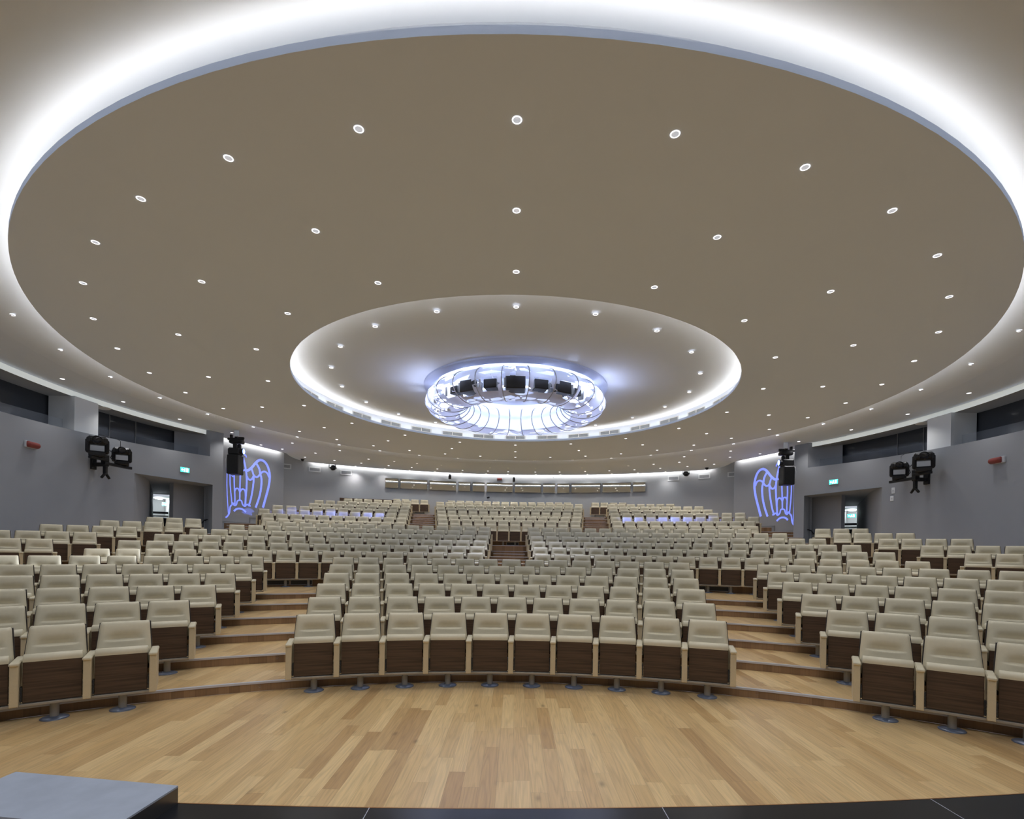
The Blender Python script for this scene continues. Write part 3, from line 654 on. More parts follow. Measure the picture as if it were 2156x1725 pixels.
# ------------------------------------------------------------------ tip-up seats
def sstep(a, b, x):
    t = max(0., min(1., (x-a)/(b-a))); return t*t*(3-2*t)
def back_half(z):
    if z < .60: return .240
    return lin(.261, .230, (z-.60)/.385) if z > .66 else lin(.240, .2562, (z-.60)/.06)
def back_y(z): return .145-.30*(.985-z)
def seat_parts(fine=True):
    P = {}
    b = MB()
    zs = [.50, .60, .66, .70, .74, .762, .772, .778, .783, .788, .794, .802, .815, .835, .865, .90, .93, .955, .972, .981, .985] if fine else [.55, .70, .762, .776, .785, .797, .84, .93, .972, .985]
    nx = 14 if fine else 6
    F = []
    for z in zs:
        w = back_half(z)
        if z > .95: w -= .012*max(0, (z-.962)/.023)**2
        row = []
        for i in range(nx+1):
            u = -1+2*i/nx; x = w*(u if not fine else math.sin(u*PI/2)*.35+u*.65)
            ax = abs(x)
            s = 1-sstep(.105, .175, ax)
            y = back_y(z)
            y -= .022*(1-(x/w)**2)*.7
            y -= .005*math.exp(-((z-.90)/.09)**2)
            y += s*(.010*math.exp(-((z-.786)/.008)**2)+.038*sstep(.885, .795, z)*sstep(.775, .790, z))
            y -= s*.006*math.exp(-((z-.765)/.016)**2)
            if z > .955: y += .024*((z-.955)/.03)**2
            if abs(u) > .93: y += .022
            row.append((x, y, z))
        F.append(row)
    m = nx+1
    vs = [p for r in F for p in r]; fs = []
    for j in range(len(zs)-1):
        for i in range(nx): fs.append((j*m+i, j*m+i+1, (j+1)*m+i+1, (j+1)*m+i))
    o = len(vs)
    bk = [(x*.985, back_y(z)+.055, z-(.006 if z > .98 else 0)) for r, z in zip(F, zs) for x, y, _ in (r[0], r[-1])]
    vs += bk
    nz = len(zs)
    for j in range(nz-1):
        fs.append((j*m, (j+1)*m, o+2*(j+1), o+2*j)); fs.append((j*m+nx, o+2*j+1, o+2*(j+1)+1, (j+1)*m+nx))
        fs.append((o+2*j, o+2*(j+1), o+2*(j+1)+1, o+2*j+1))
    top = tuple((nz-1)*m+i for i in range(nx+1)); fs.append(top+(o+2*(nz-1)+1, o+2*(nz-1)))
    b.add(vs, fs, True); P['backrest'] = (b, 'leather')
    s = MB(); zz = [.44, .60, .70, .76, .87, .972]
    A = [(-back_half(z)-.009, back_y(z)+.050, z) for z in zz]; B = [(back_half(z)+.009, back_y(z)+.050, z) for z in zz]
    A2 = [(x, y+.022, z) for x, y, z in A]; B2 = [(x, y+.022, z) for x, y, z in B]
    s.quadstrip(A, B); s.quadstrip(B2, A2); s.quadstrip(A2, A); s.quadstrip(B, B2); s.add([A[-1], B[-1], B2[-1], A2[-1]], [(0, 1, 2, 3)])
    P['back_shell'] = (s, 'shell')
    c = MB(); n = 8 if fine else 4     # cushion roll on top of the raised seat
    prof = []
    for k in range(n+1):
        q = PI*k/n; prof.append((-.110-.062*math.cos(q), .678+.052*math.sin(q)))
    prof = [(-.172, .655)]+prof+[(-.048, .50)]
    xs_ = [-.236, -.229, 0, .229, .236]
    V = []
    for x in xs_:
        e = .008 if abs(x) > .233 else 0
        V += [(x, y+(e if y < -.11 else -e), z-(e if z > .66 else 0)) for y, z in prof]
    k = len(prof); Fc = []
    for i in range(len(xs_)-1):
        for t in range(k-1): Fc.append((i*k+t, i*k+t+1, (i+1)*k+t+1, (i+1)*k+t))
    Fc.append(tuple(range(k))[::-1]); Fc.append(tuple((len(xs_)-1)*k+t for t in range(k)))
    c.add(V, Fc, True); P['seat_cushion'] = (c, 'leather')
    p = MB(); p.box((-.234, -.166, .236), (.234, -.120, .668), c=.004 if fine else 0); P['seat_panel'] = (p, 'walnut')
    for nm, sx in (('armrest', -1), ('armrest_end', 1)):
        a = MB(); a.box((sx*.29-.034, -.235, .215), (sx*.29+.034, .175, .640), c=.006 if fine else 0); P[nm] = (a, 'arm')
        d = MB(); d.box((sx*.29-.0395, -.255, .630), (sx*.29+.0395, .185, .668), c=.011 if fine else 0); P[nm+'_pad'] = (d, 'leather')
    bm = MB(); bm.box((-.262, -.185, .200), (.262, -.115, .228), c=.004 if fine else 0); P['seat_beam'] = (bm, 'beam')
    pe = MB()
    if fine: pe.lathe([(.044, .012), (.040, .04), (.040, .205)], 18)
    else: pe.lathe([(.042, .012), (.040, .205)], 8)
    P['pedestal'] = (pe, 'steel')
    bp = MB(); bp.lathe([(.124, 0), (.124, .006), (.108, .014), (.05, .022), (.043, .024)], 26 if fine else 10); P['base_plate'] = (bp, 'base_steel')
    for nm, sx in (('hinge', -1), ('hinge_b', 1)):
        h = MB(); h.box((sx*.2445-.008, -.160, .245), (sx*.2445+.008, -.10, .40))
        if fine:
            for q in range(4): h.box((sx*.2445-.0095, -.166, .262+q*.038), (sx*.2445+.0095, -.158, .270+q*.038))
            h.box((sx*.2445-.009, -.168, .37), (sx*.2445+.009, -.150, .398))
        P[nm] = (h, 'hinge')
    return P
SP = seat_parts(True); SM = {}
for k, (b, mt) in SP.items():
    SM[k] = b.mesh('seat_'+k, M[mt])
def build_seat(end):
    r = empty('auditorium_seat', (0, 0, 0))
    def part(nm, key, par):
        o = bpy.data.objects.new(nm, SM[key]); COL.objects.link(o); o.parent = par; return o
    part('backrest', 'backrest', r); part('back_shell', 'back_shell', r); part('seat_cushion', 'seat_cushion', r); part('seat_panel', 'seat_panel', r)
    a = part('armrest', 'armrest', r); part('arm_pad', 'armrest_pad', a)
    if end: a = part('armrest', 'armrest_end', r); part('arm_pad', 'armrest_end_pad', a)
    part('seat_beam', 'seat_beam', r); p = part('pedestal', 'pedestal', r); part('base_plate', 'base_plate', p)
    part('hinge', 'hinge', r); part('hinge', 'hinge_b', r)
    return r
PROTO = {False: None, True: None}
def place_seat(R, th, z, end, label, group):
    if PROTO[end] is None: r = PROTO[end] = build_seat(end)
    else: r = copy_tree(PROTO[end])
    r.location = arc(R-.18, th, z); r.rotation_euler = (0, 0, -th)
    tag(r, label, 'seat', group)
BN = {'C': 'centre block', 'L': 'left block', 'R': 'right block', 'LW': 'left wall seats', 'RW': 'right wall seats'}
def seat_spots(row):
    k, R, z, blocks = row
    for nm, n, t, st in blocks:
        if nm in ('LW', 'RW'):
            mid = t+st*(n-1)/2; s2 = math.copysign(max(abs(st), .552/(R-.2)), st); t = mid-s2*(n-1)/2; st = s2
        th = [t+st*i for i in range(n)]
        for i, a in enumerate(th):
            hi = max(th); yield nm, n, i, a, abs(a-hi) < 1e-6
for row in ROWS[:10]:
    k, R, z, _ = row
    for nm, n, i, a, end in seat_spots(row):
        rown = 'front row' if k == 1 else ORD[k]+' row'
        z_ = max(0., z)
        if nm == 'C':
            lab = 'cream tip-up seat, %s from the left end of the %s, centre block' % (ORD[i+1], rown)
        elif nm in ('LW', 'RW'):
            lab = 'cream tip-up seat by the %s wall, %s row, %s seat outward from the side steps' % ('left' if nm == 'LW' else 'right', ORD[k], ORD[i+1])
        else:
            ai = 'aisle' if k <= 6 else 'central stairs'
            lab = 'cream tip-up seat, %s from the %s, %s, %s' % (ORD[i+1], ai, rown, BN[nm])
        place_seat(R, a, z_, end, lab, 'cream tip-up seats, '+rown)
SC_ = seat_parts(False); far = MB(); fmat = []
order = ['leather', 'shell', 'walnut', 'arm', 'beam', 'steel', 'base_steel', 'hinge']
for row in ROWS[10:]:
    k, R, z, _ = row
    for nm, n, i, a, end in seat_spots(row):
        p = arc(R-.18, a, z); mt = T(p[0], p[1], p[2], -a)
        for key, (b, mm) in SC_.items():
            if key.startswith('armrest_end') and not end: continue
            far.add(b.v, b.f, False, mt); far.sm[-len(b.f):] = b.sm; fmat += [order.index(mm)]*len(b.f)
fo = far.obj('auditorium_seats', [M[x] for x in order]); fo.data.polygons.foreach_set('material_index', fmat)
tag(fo, 'rows of cream tip-up seats rising to the back wall behind the tenth row', 'seats', None, 'stuff')
# ------------------------------------------------------------------ recessed downlights
dr = MB(); dr.lathe([(.042, .0), (.045, -.005), (.050, -.007), (.055, -.004), (.056, .002)], 24); drm = dr.mesh('lamp_ring', M['lamp_rim'])
dl = MB(); dl.lathe([(.001, -.001), (.025, -.002), (.043, -.003)], 20); dlm = dl.mesh('lamp_reflector', M['lamp_lens'])
LIGHTS = {}
def spot_data(power, size=150, col=(.98, .98, 1.)):
    key = (power, size, col)
    if key not in LIGHTS:
        l = bpy.data.lights.new('downlight_lamp', 'SPOT'); l.energy = power; l.spot_size = math.radians(size); l.spot_blend = 1.; l.shadow_soft_size = .06; l.color = col
        LIGHTS[key] = l
    return LIGHTS[key]
def downlight(x, y, z, label, group, power=0, size=120):
    r = empty('recessed_downlight', (x, y, z), 0, label, 'downlight', group)
    for nm, me in (('lamp_ring', drm), ('lamp_reflector', dlm)):
        o = bpy.data.objects.new(nm, me); COL.objects.link(o); o.parent = r
    if power:
        o = bpy.data.objects.new('downlight_lamp', spot_data(power, size)); COL.objects.link(o); o.location = (x, y, z-.02)
def where(i, n):
    # i counts from the lamp nearest the stage (0), clockwise as seen from the stage looking in: positive = right
    if i == 0: return 'at the stage end'
    if 2*i == n: return 'nearest the back wall'
    s = 'right' if i < n/2 else 'left'; j = i if i < n/2 else n-i
    return '%s %s of the stage end' % (ORD[j], s)
def ring_lights(r, z, n, ph, nm, power, skip=lambda a: False, cy=CY):
    for i in range(n):
        a = 2*PI*(i+ph)/n
        if skip(a): continue
        x, y = CX+r*math.sin(a), cy-r*math.cos(a)
        if ph: lab = 'recessed downlight in the %s, %s %s of the stage end' % (nm, ORD[(i if i < n/2 else n-1-i)+1], 'right' if i < n/2 else 'left')
        else: lab = 'recessed downlight in the %s, %s' % (nm, where(i, n))
        downlight(x, y, z, lab, 'downlights in the '+nm, power)
ring_lights(10.36, HC, 36, 0, 'outer ring of the ceiling disc', P_DOWN, cy=CY)
ring_lights(8.85, HC, 18, 0, 'middle ring of the ceiling disc', P_DOWN, cy=CY)
ring_lights(7.27, HC, 18, 0, 'inner ring of the ceiling disc', P_DOWN*.65, cy=CY)
ring_lights(5.45, HC+.262, 20, 0, 'recess round the chandelier', P_DOWN*.12)
def near_stage(a): return math.cos(a) > .62
ring_lights(11.95, HC+.112, 36, .5, 'cove ring outside the disc', 0, near_stage)
def side_only(a): return math.cos(a) > .62 or math.cos(a) < -.55
ring_lights(13.25, HC, 36, .5, 'outermost ceiling ring', P_DOWN, side_only)
BACK = []
for tx, ty in ((215,402),(540,432),(826,457),(1133,478),(1425,492),(1750,503),(1975,510),(123,453),(468,485),(760,508),(1083,527),(1400,543),(1720,553),(1975,561),(40,495),(405,530),(717,553),(1040,572),(1378,588),(1692,600),(1970,607)):
    BACK.append((740+tx/5.989, 900+ty/5.989))
for tx, ty in ((282,513),(575,513),(865,506),(1175,498),(1453,485),(1773,466),(2098,442),(282,565),(588,565),(910,558),(1215,550),(1533,537),(1857,518),(292,610),(605,610),(952,607),(1260,598),(1588,584),(1938,567)):
    BACK.append((1080+tx/5.989, 900+ty/5.989))
for tx, ty in ((913,632),(1155,680),(1413,771),(1532,725),(1747,807),(1977,877),(1270,603),(1808,689)):
    BACK.append((380+tx/5.39, 820+ty/5.39))
for tx, ty in ((218,758),(163,828),(256,877),(458,802),(558,851),(738,771),(1080,733),(746,694)):
    BACK.append((1400+tx/5.39, 820+ty/5.39))
bl = []
for u, v in BACK:
    t, w = u2t(u, v); y = -(HC+.03-CAMZ)/w; x = t*y
    r = math.hypot(x-CX, y-CY); ph = math.atan2(x-CX, y-CY)
    r = min(r, outer(ph)-.2)
    if r < 14.0: r = min(r, 13.7) if r < 13.8 else 14.1
    bl.append((ph, r))
rows_ = {'front': [], 'middle': [], 'rear': []}
for ph, r in bl:
    g = 'front' if r < 14.75 else ('middle' if r < 16.05-.0 else 'rear'); rows_[g].append((ph, r))
for g, l in rows_.items():
    l.sort()
    for i, (ph, r) in enumerate(l):
        x, y = CX+r*math.sin(ph), CY+r*math.cos(ph); z = HC if r < 13.93 else HC+.035
        downlight(x, y, z, 'small downlight in the back ceiling, %s row, %s from the left' % (g, ORD[i+1]), 'downlights in the back ceiling', P_BACK)
# ------------------------------------------------------------------ ring chandelier
ch = empty('ring_chandelier', (CX, CY, HC+.25), 0, 'large glowing ring chandelier of white lattice panels below the ceiling recess', 'chandelier')
TR, TA, TB, TZ = 2.12, .66, .43, -.50      # ring radius, half width, half height, centre below ceiling
def tor(th, ph, k=1.):   # th from the stage end, clockwise; ph 0 = outward, 90deg = down
    r = TR+TA*k*math.cos(ph); z = TZ-TB*k*math.sin(ph)
    return (r*math.sin(th), -r*math.cos(th), z)
def panel_mat():
    m, nt, b = new_mat('white_lattice_panel'); N = NT(nt)
    tc = N.n('ShaderNodeTexCoord'); mp = N.n('ShaderNodeMapping'); N.l(tc.outputs['UV'], mp.inputs['Vector']); mp.inputs['Scale'].default_value = (2.6, 6.5, 1.); mp.inputs['Rotation'].default_value = (0, 0, .35)
    v1 = N.n('ShaderNodeTexVoronoi', feature='DISTANCE_TO_EDGE'); v1.inputs['Scale'].default_value = 1.; N.l(mp.outputs[0], v1.inputs['Vector'])
    hole = N.m('GREATER_THAN', v1.outputs['Distance'], .07)
    v2 = N.n('ShaderNodeTexVoronoi'); v2.inputs['Scale'].default_value = 1.; N.l(mp.outputs[0], v2.inputs['Vector'])
    sel = N.n('ShaderNodeSeparateColor'); N.l(v2.outputs['Color'], sel.inputs[0])
    some = N.m('GREATER_THAN', sel.outputs[0], .52)
    fac = N.m('MULTIPLY', hole, some)
    d = N.n('ShaderNodeBsdfDiffuse'); d.inputs[0].default_value = (.74, .75, .80, 1)
    tl = N.n('ShaderNodeBsdfTranslucent'); tl.inputs[0].default_value = (.70, .74, .92, 1)
    mx = N.n('ShaderNodeMixShader'); mx.inputs[0].default_value = .26; N.l(d.outputs[0], mx.inputs[1]); N.l(tl.outputs[0], mx.inputs[2])
    tr = N.n('ShaderNodeBsdfTransparent')
    m2 = N.n('ShaderNodeMixShader'); N.l(fac, m2.inputs[0]); N.l(mx.outputs[0], m2.inputs[1]); N.l(tr.outputs[0], m2.inputs[2])
    N.l(m2.outputs[0], nt.nodes['Material Output'].inputs['Surface'])
    return m
M['panel'] = panel_mat()
M['membrane'] = (lambda: None)
def membrane():
    m, nt, b = new_mat('white_membrane'); N = NT(nt)
    d = N.n('ShaderNodeBsdfDiffuse'); d.inputs[0].default_value = (.80, .82, .90, 1)
    tl = N.n('ShaderNodeBsdfTranslucent'); tl.inputs[0].default_value = (.80, .85, 1., 1)
    mx = N.n('ShaderNodeMixShader'); mx.inputs[0].default_value = .62; N.l(d.outputs[0], mx.inputs[1]); N.l(tl.outputs[0], mx.inputs[2])
    N.l(mx.outputs[0], nt.nodes['Material Output'].inputs['Surface'])
    return m
M['membrane'] = membrane()
# projector bays: (angle from the stage end, half width, tilt of the opening)
BAYS = [(-.75, .065), (-.53, .105), (-.27, .08), (.0, .115), (.275, .085), (.53, .105), (.765, .06)]
NTH, NPH = 144, 36
shell = MB(); V = []; Fs = []
ph0, ph1 = math.radians(-62), math.radians(126)
for i in range(NTH):
    th = 2*PI*i/NTH
    for j in range(NPH+1): V.append(tor(th, lin(ph0, ph1, j/NPH)))
for i in range(NTH):
    thm = (i+.5)*2*PI/NTH
    if thm > PI: thm -= 2*PI
    for j in range(NPH):
        phm = math.degrees(lin(ph0, ph1, (j+.5)/NPH))
        if any(abs(thm-b) < hw and (0 < phm < 46) for b, hw in BAYS): continue
        i2 = (i+1) % NTH; k = NPH+1
        Fs.append((i*k+j, i*k+j+1, i2*k+j+1, i2*k+j))
shell.add(V, Fs, True); so = shell.obj('lattice_shell', M['panel'], ch)
uvl = so.data.uv_layers.new(name='panel_uv'); k = NPH+1; uvd = []
for f in Fs:
    i0 = f[0]//k
    for vi in f:
        i = vi//k; i = i if abs(i-i0) < 3 else i+NTH
        uvd += [i/NTH*2*PI*2.2, (vi % k)/NPH*1.75]
uvl.data.foreach_set('uv', uvd)
inn = MB(); V = []; Fs = []
for i in range(NTH):
    th = 2*PI*i/NTH
    for j in range(13): V.append(tor(th, math.radians(lin(121, 226, j/12)), 1.0))
for i in range(NTH):
    for j in range(12): Fs.append((i*13+j, i*13+j+1, (i+1) % NTH*13+j+1, (i+1) % NTH*13+j))
inn.add(V, Fs, True); inn.obj('inner_membrane', M['membrane'], ch)
NR = 24
for k in range(NR):
    th = 2*PI*(k+.5)/NR
    b = MB(); b.tube([tor(th, math.radians(lin(-66, 246, j/26)), 1.025) for j in range(27)], .0135, 6); b.obj('rib', M['rib'], ch)
tr_ = MB(); tr_.lathe([(TR+TA+.06, 0.), (TR+TA+.055, -.05), (TR+.46, -.10), (TR+.34, 0.)], 120, None, False); tr_.obj('top_ring', M['membrane'], ch)
cp_ = MB(); cp_.lathe([(.01, -.03), (1.6, -.03), (1.66, -.0)], 90); cp_.obj('centre_panel', M['pale_panel'], ch)
# lamps that make the ring glow
m = bpy.data.materials.new('chandelier_tube'); m.use_nodes = True; nt = m.node_tree; nt.nodes.clear()
e = nt.nodes.new('ShaderNodeEmission'); e.inputs[0].default_value = (.62, .72, 1., 1); e.inputs[1].default_value = E_CH
ou = nt.nodes.new('ShaderNodeOutputMaterial'); nt.links.new(e.outputs[0], ou.inputs[0])
tb = MB(); tb.tube([(1.74*math.sin(2*PI*i/80), 1.74*math.cos(2*PI*i/80), -.45) for i in range(80)], .03, 6, True); tb.obj('glow_tube', m, ch)
tb = MB(); tb.tube([(2.45*math.sin(2*PI*i/80), 2.45*math.cos(2*PI*i/80), -.20) for i in range(80)], .02, 6, True); tb.obj('glow_tube', m, ch)
for k in range(8):
    th = 2*PI*k/8
    l = bpy.data.lights.new('chandelier_lamp', 'SPOT'); l.energy = P_CH; l.color = (.62, .70, 1.); l.spot_size = math.radians(62); l.spot_blend = .8; l.shadow_soft_size = .25
    o = bpy.data.objects.new('chandelier_lamp', l); COL.objects.link(o); o.location = (CX+1.1*math.sin(th), CY+1.1*math.cos(th), HC+.10)
for k in range(14):
    th = 2*PI*(k+.5)/14
    l = bpy.data.lights.new('ring_and_fill_lamp', 'POINT'); l.energy = P_RING; l.color = (.66, .74, 1.); l.shadow_soft_size = .08
    o = bpy.data.objects.new('ring_and_fill_lamp', l); COL.objects.link(o); o.location = (CX+2.35*math.sin(th), CY+2.35*math.cos(th), HC+.25-.36)
for sx in (-1.32, -1.05, 1.05, 1.32):  # added lamps outside the ring for bluish patches on the ceiling
    l = bpy.data.lights.new('ring_and_fill_lamp', 'POINT'); l.energy = P_RING*.5; l.color = (.66, .72, 1.); l.shadow_soft_size = .12
    o = bpy.data.objects.new('ring_and_fill_lamp', l); COL.objects.link(o); o.location = (CX+3.0*math.sin(sx), CY-3.0*math.cos(sx), HC-.30)
pj = MB(); pj.box((-.23, -.20, -.15), (.23, .22, .15), c=.02)
pjm = pj.mesh('projector_body', M['black'])
pl = MB(); pl.lathe([(.001, -.03), (.07, -.03), (.085, -.055), (.10, -.05), (.105, .0)], 22, T(0, -.20, .0, 0, PI/2)); plm = pl.mesh('projector_lens', M['lens'])
pw_ = MB(); pw_.box((-.31, -.16, -.13), (-.26, -.12, .12)); pw_.box((.255, -.1, -.15), (.27, .1, .10)); pwm = pw_.mesh('projector_bracket', M['grey_pl'])
for k, (b, hw) in enumerate(BAYS):
    r_ = TR+.28
    nm = ['first from the left, deep in the ring', 'second from the left', 'third from the left', 'in the middle bay facing the stage', 'third from the right', 'second from the right', 'first from the right, deep in the ring'][k]
    r = empty('projector', (CX+r_*math.sin(b), CY-r_*math.cos(b), HC+.25-.60), b, 'black projector inside the ring chandelier, '+nm, 'projector', 'projectors in the ring chandelier')
    for nm2, me in (('body', pjm), ('lens', plm), ('bracket', pwm)):
        o = bpy.data.objects.new(nm2, me); COL.objects.link(o); o.parent = r
        if nm2 != 'bracket': o.scale = (min(1.15, hw/.10),)*3
cm = MB(); cm.lathe([(.001, -.16), (.025, -.15), (.03, -.08), (.012, -.07), (.012, 0)], 12)
tag(cm.obj('ceiling_sensor', M['black'], None, (CX+.02, CY+.2, HC+.215)), 'tiny black sensor hanging in the middle of the ring chandelier', 'sensor')
# ------------------------------------------------------------------ emblems: glowing strokes stand in for projected light
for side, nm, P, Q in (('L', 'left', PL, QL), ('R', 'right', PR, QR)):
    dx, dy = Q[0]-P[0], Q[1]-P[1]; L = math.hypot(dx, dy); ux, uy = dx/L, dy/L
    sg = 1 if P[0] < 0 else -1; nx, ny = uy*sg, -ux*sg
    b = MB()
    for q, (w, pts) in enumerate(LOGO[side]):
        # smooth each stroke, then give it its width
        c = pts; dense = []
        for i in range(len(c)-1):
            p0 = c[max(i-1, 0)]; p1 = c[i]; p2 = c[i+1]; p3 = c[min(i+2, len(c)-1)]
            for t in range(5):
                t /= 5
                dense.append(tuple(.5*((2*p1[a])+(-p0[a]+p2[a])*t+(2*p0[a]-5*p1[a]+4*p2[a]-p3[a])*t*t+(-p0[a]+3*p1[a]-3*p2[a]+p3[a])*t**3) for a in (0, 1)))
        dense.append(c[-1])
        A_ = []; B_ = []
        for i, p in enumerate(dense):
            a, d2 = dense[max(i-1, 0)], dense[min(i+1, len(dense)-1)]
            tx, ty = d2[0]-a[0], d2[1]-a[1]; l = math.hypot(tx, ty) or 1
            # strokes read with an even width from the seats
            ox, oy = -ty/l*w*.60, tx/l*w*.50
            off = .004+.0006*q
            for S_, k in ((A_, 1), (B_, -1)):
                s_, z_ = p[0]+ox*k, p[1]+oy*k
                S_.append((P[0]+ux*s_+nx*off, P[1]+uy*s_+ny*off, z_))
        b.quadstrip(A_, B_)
    tag(b.obj('painted_projection_emblem', M['emblem']), 'blue winged line emblem, painted projector light, on the grey panel at the %s of the hall' % nm, 'emblem')
# ------------------------------------------------------------------ moving heads, brackets, speakers
def moving_head(loc, rz, sc, label, group):
    r = empty('moving_head_light', loc, rz, label, 'stage light', group); r.scale = (sc,)*3
    b = MB(); b.box((-.20, -.17, 0), (.20, .17, .13), c=.02); b.box((-.16, -.18, .03), (.16, -.165, .10))
    for x in (-.12, .12): b.lathe([(.001, -.03), (.03, -.03), (.03, 0)], 10, T(x, 0, 0))
    b.obj('base', M['black'], r)
    y = MB(); y.box((-.27, -.09, .10), (.27, .09, .17), c=.03)
    y.box((-.28, -.10, .12), (-.17, .10, .52), c=.035); y.box((.17, -.10, .12), (.28, .10, .52), c=.035); y.obj('yoke', M['black2'], r)
    h = MB(); h.box((-.25, -.17, .36), (.25, .19, .60), c=.06); h.box((-.18, -.20, .40), (.18, .22, .56), c=.04); h.lathe([(.09, -.02), (.12, .02), (.12, .05)], 22, T(0, -.17, .48, 0, PI/2)); h.obj('head', M['black'], r)
    l = MB(); l.lathe([(.001, .02), (.08, .03), (.13, .01)], 20, T(0, -.18, .48, 0, PI/2)); l.obj('lens', M['lens'], r)
    return r
for sg, nm, y0 in ((-1, 'left', 16.60), (1, 'right', 17.05)):
    x0 = sg*wx(y0); nrm = math.atan2(CX-x0, CY-y0)     # direction into the room
    f = Vector((CX-x0, CY-y0, 0)).normalized(); tdir = Vector((-f.y, f.x, 0))*(1 if sg < 0 else -1)   # along the wall, away from the stage
    if tdir.y < 0: tdir = -tdir
    base = Vector((x0, y0, 4.33))
    rz = math.atan2(f.y, f.x)+PI/2
    br = empty('light_bracket', base, math.atan2(tdir.y, tdir.x), 'black steel wall bracket carrying two stage lights on the %s wall' % nm, 'bracket')
    # local x along the wall, local y: into wall or room
    s_ = 1 if sg > 0 else -1   # local +y points to ...
    inward = -1 if (Matrix.Rotation(math.atan2(tdir.y, tdir.x), 3, 'Z') @ Vector((0, 1, 0))).dot(f) < 0 else 1
    b = MB(); yy = lambda v: v*inward
    def bx(mb, x0_, x1_, ya, yb, z0_, z1_, c=.01):
        a_, b_ = sorted((yy(ya), yy(yb))); mb.box((x0_, a_, z0_), (x1_, b_, z1_), c=c)
    bx(b, -.10, .10, .0, .06, -.05, .45); bx(b, -.07, .07, .06, .50, .05, .17); b.obj('wall_plate', M['black2'], br)
    a = MB(); bx(a, -.10, 1.00, .40, .52, .10, .19); bx(a, -.62, .05, .40, .52, .22, .30); bx(a, -.10, .08, .36, .50, .08, .42); a.obj('cross_arm', M['black2'], br)
    v = MB(); bx(v, -.05, .05, .38, .48, -.22, .12)
    for sx in (-1, 1): v.tube([(0, yy(.44), -.16), (sx*.08, yy(.44), -.25), (sx*.15, yy(.44), -.33)], .04, 8)
    v.obj('lower_yoke', M['black2'], br)
    cb = MB(); cb.tube([(.10, yy(.46), .62), (.20, yy(.50), .52), (.16, yy(.46), .36), (.28, yy(.5), .26), (.42, yy(.45), .34)], .012, 6); cb.obj('cable', M['cable'], br)
    rz = -sg*.62
    def at(lx, ly, lz): return base+tdir*lx+f*ly+Vector((0, 0, lz))
    moving_head(at(.62, .46, .19), rz, .98, 'smaller black moving head light on the outer arm of the %s wall bracket' % nm, 'moving head lights on the walls')
    moving_head(at(-.34, .46, .30), rz, 1.06, 'larger upper black moving head light on the %s wall bracket' % nm, 'moving head lights on the walls')
    # hooked cable up to the gallery
    cc = MB(); p = at(.62, .40, .72)
    cc.tube([tuple(p), tuple(p+Vector((0, 0, .28))), tuple(p+Vector((0, 0, .36))-f*.10-tdir*.06), tuple(p+Vector((0, 0, .40))-f*.30-tdir*.25), tuple(p+Vector((0, 0, .42))-f*.42-tdir*.38)], .008, 6)
    tag(cc.obj('hanging_cable', M['cable']), 'thin black cable looping from a stage light over the %s parapet' % nm, 'cable')
def hung_rig(loc, rz, nm, mir):
    r = empty('hung_projection_light', loc, rz, 'black hanging projection light with lit blue lens by the %s emblem panel' % nm, 'stage light')
    b = MB(); b.box((-.05, -.05, 1.22), (.05, .05, 1.52)); b.box((-.32, -.12, 1.12), (.26, .12, 1.22), c=.02); b.box((-.24, -.16, .99), (.28, .16, 1.13), c=.03); b.box((-.24, -.06, 1.14), (-.16, .06, 1.36)); b.box((.10, -.1, 1.16), (.34, -.02, 1.26), c=.02); b.obj('clamp', M['black2'], r)
    y = MB(); y.box((-.11, -.08, .72), (.02, .08, 1.05), c=.02); y.box((.06, -.07, .74), (.19, .07, .98), c=.04); y.obj('yoke', M['black2'], r)
    h = MB(); h.box((-.27, -.20, .50), (.20, .20, .80), c=.05); h.lathe([(.10, 0), (.125, .10), (.125, .16)], 22, T(.18, -.06, .66, 0, 0, PI/2)); h.obj('head', M['black'], r)
    l = MB(); l.lathe([(.001, .17), (.08, .165), (.112, .15)], 22, T(.18, -.06, .66, 0, 0, PI/2)); l.obj('lens', M['blue_lens'], r)
    k = MB(); k.box((-.27, -.26, -.30), (.20, .26, .50), c=.03); k.obj('housing', M['black'], r)
    c = MB(); c.tube([(-.25, -.24, .48), (-.30, -.27, .25), (-.28, -.28, 0.), (-.30, -.27, -.22)], .008, 6); c.obj('cable', M['grey_pl'], r)
    if mir: r.scale = (-1, 1, 1)
    # white ceiling lamp just above the clamp
    w = MB(); w.box((-.06, -.06, -.20), (.06, .06, .0), c=.015)
hung_rig((-11.70, 21.3, HC-1.52), .08, 'left', False)
hung_rig((11.62, 21.95, HC-1.52), -.08, 'right', True)
# small white fittings that the rigs hang from
for x, y, nm in ((-11.62, 21.25, 'left'), (11.52, 21.9, 'right')):
    w = MB(); w.box((-.09, -.11, -.26), (.09, -.06, 0), c=.01)
    tag(w.obj('white_junction_box', M['white'], None, (x, y, HC)), 'white junction box on the ceiling above the %s hanging projection light' % nm, 'box')
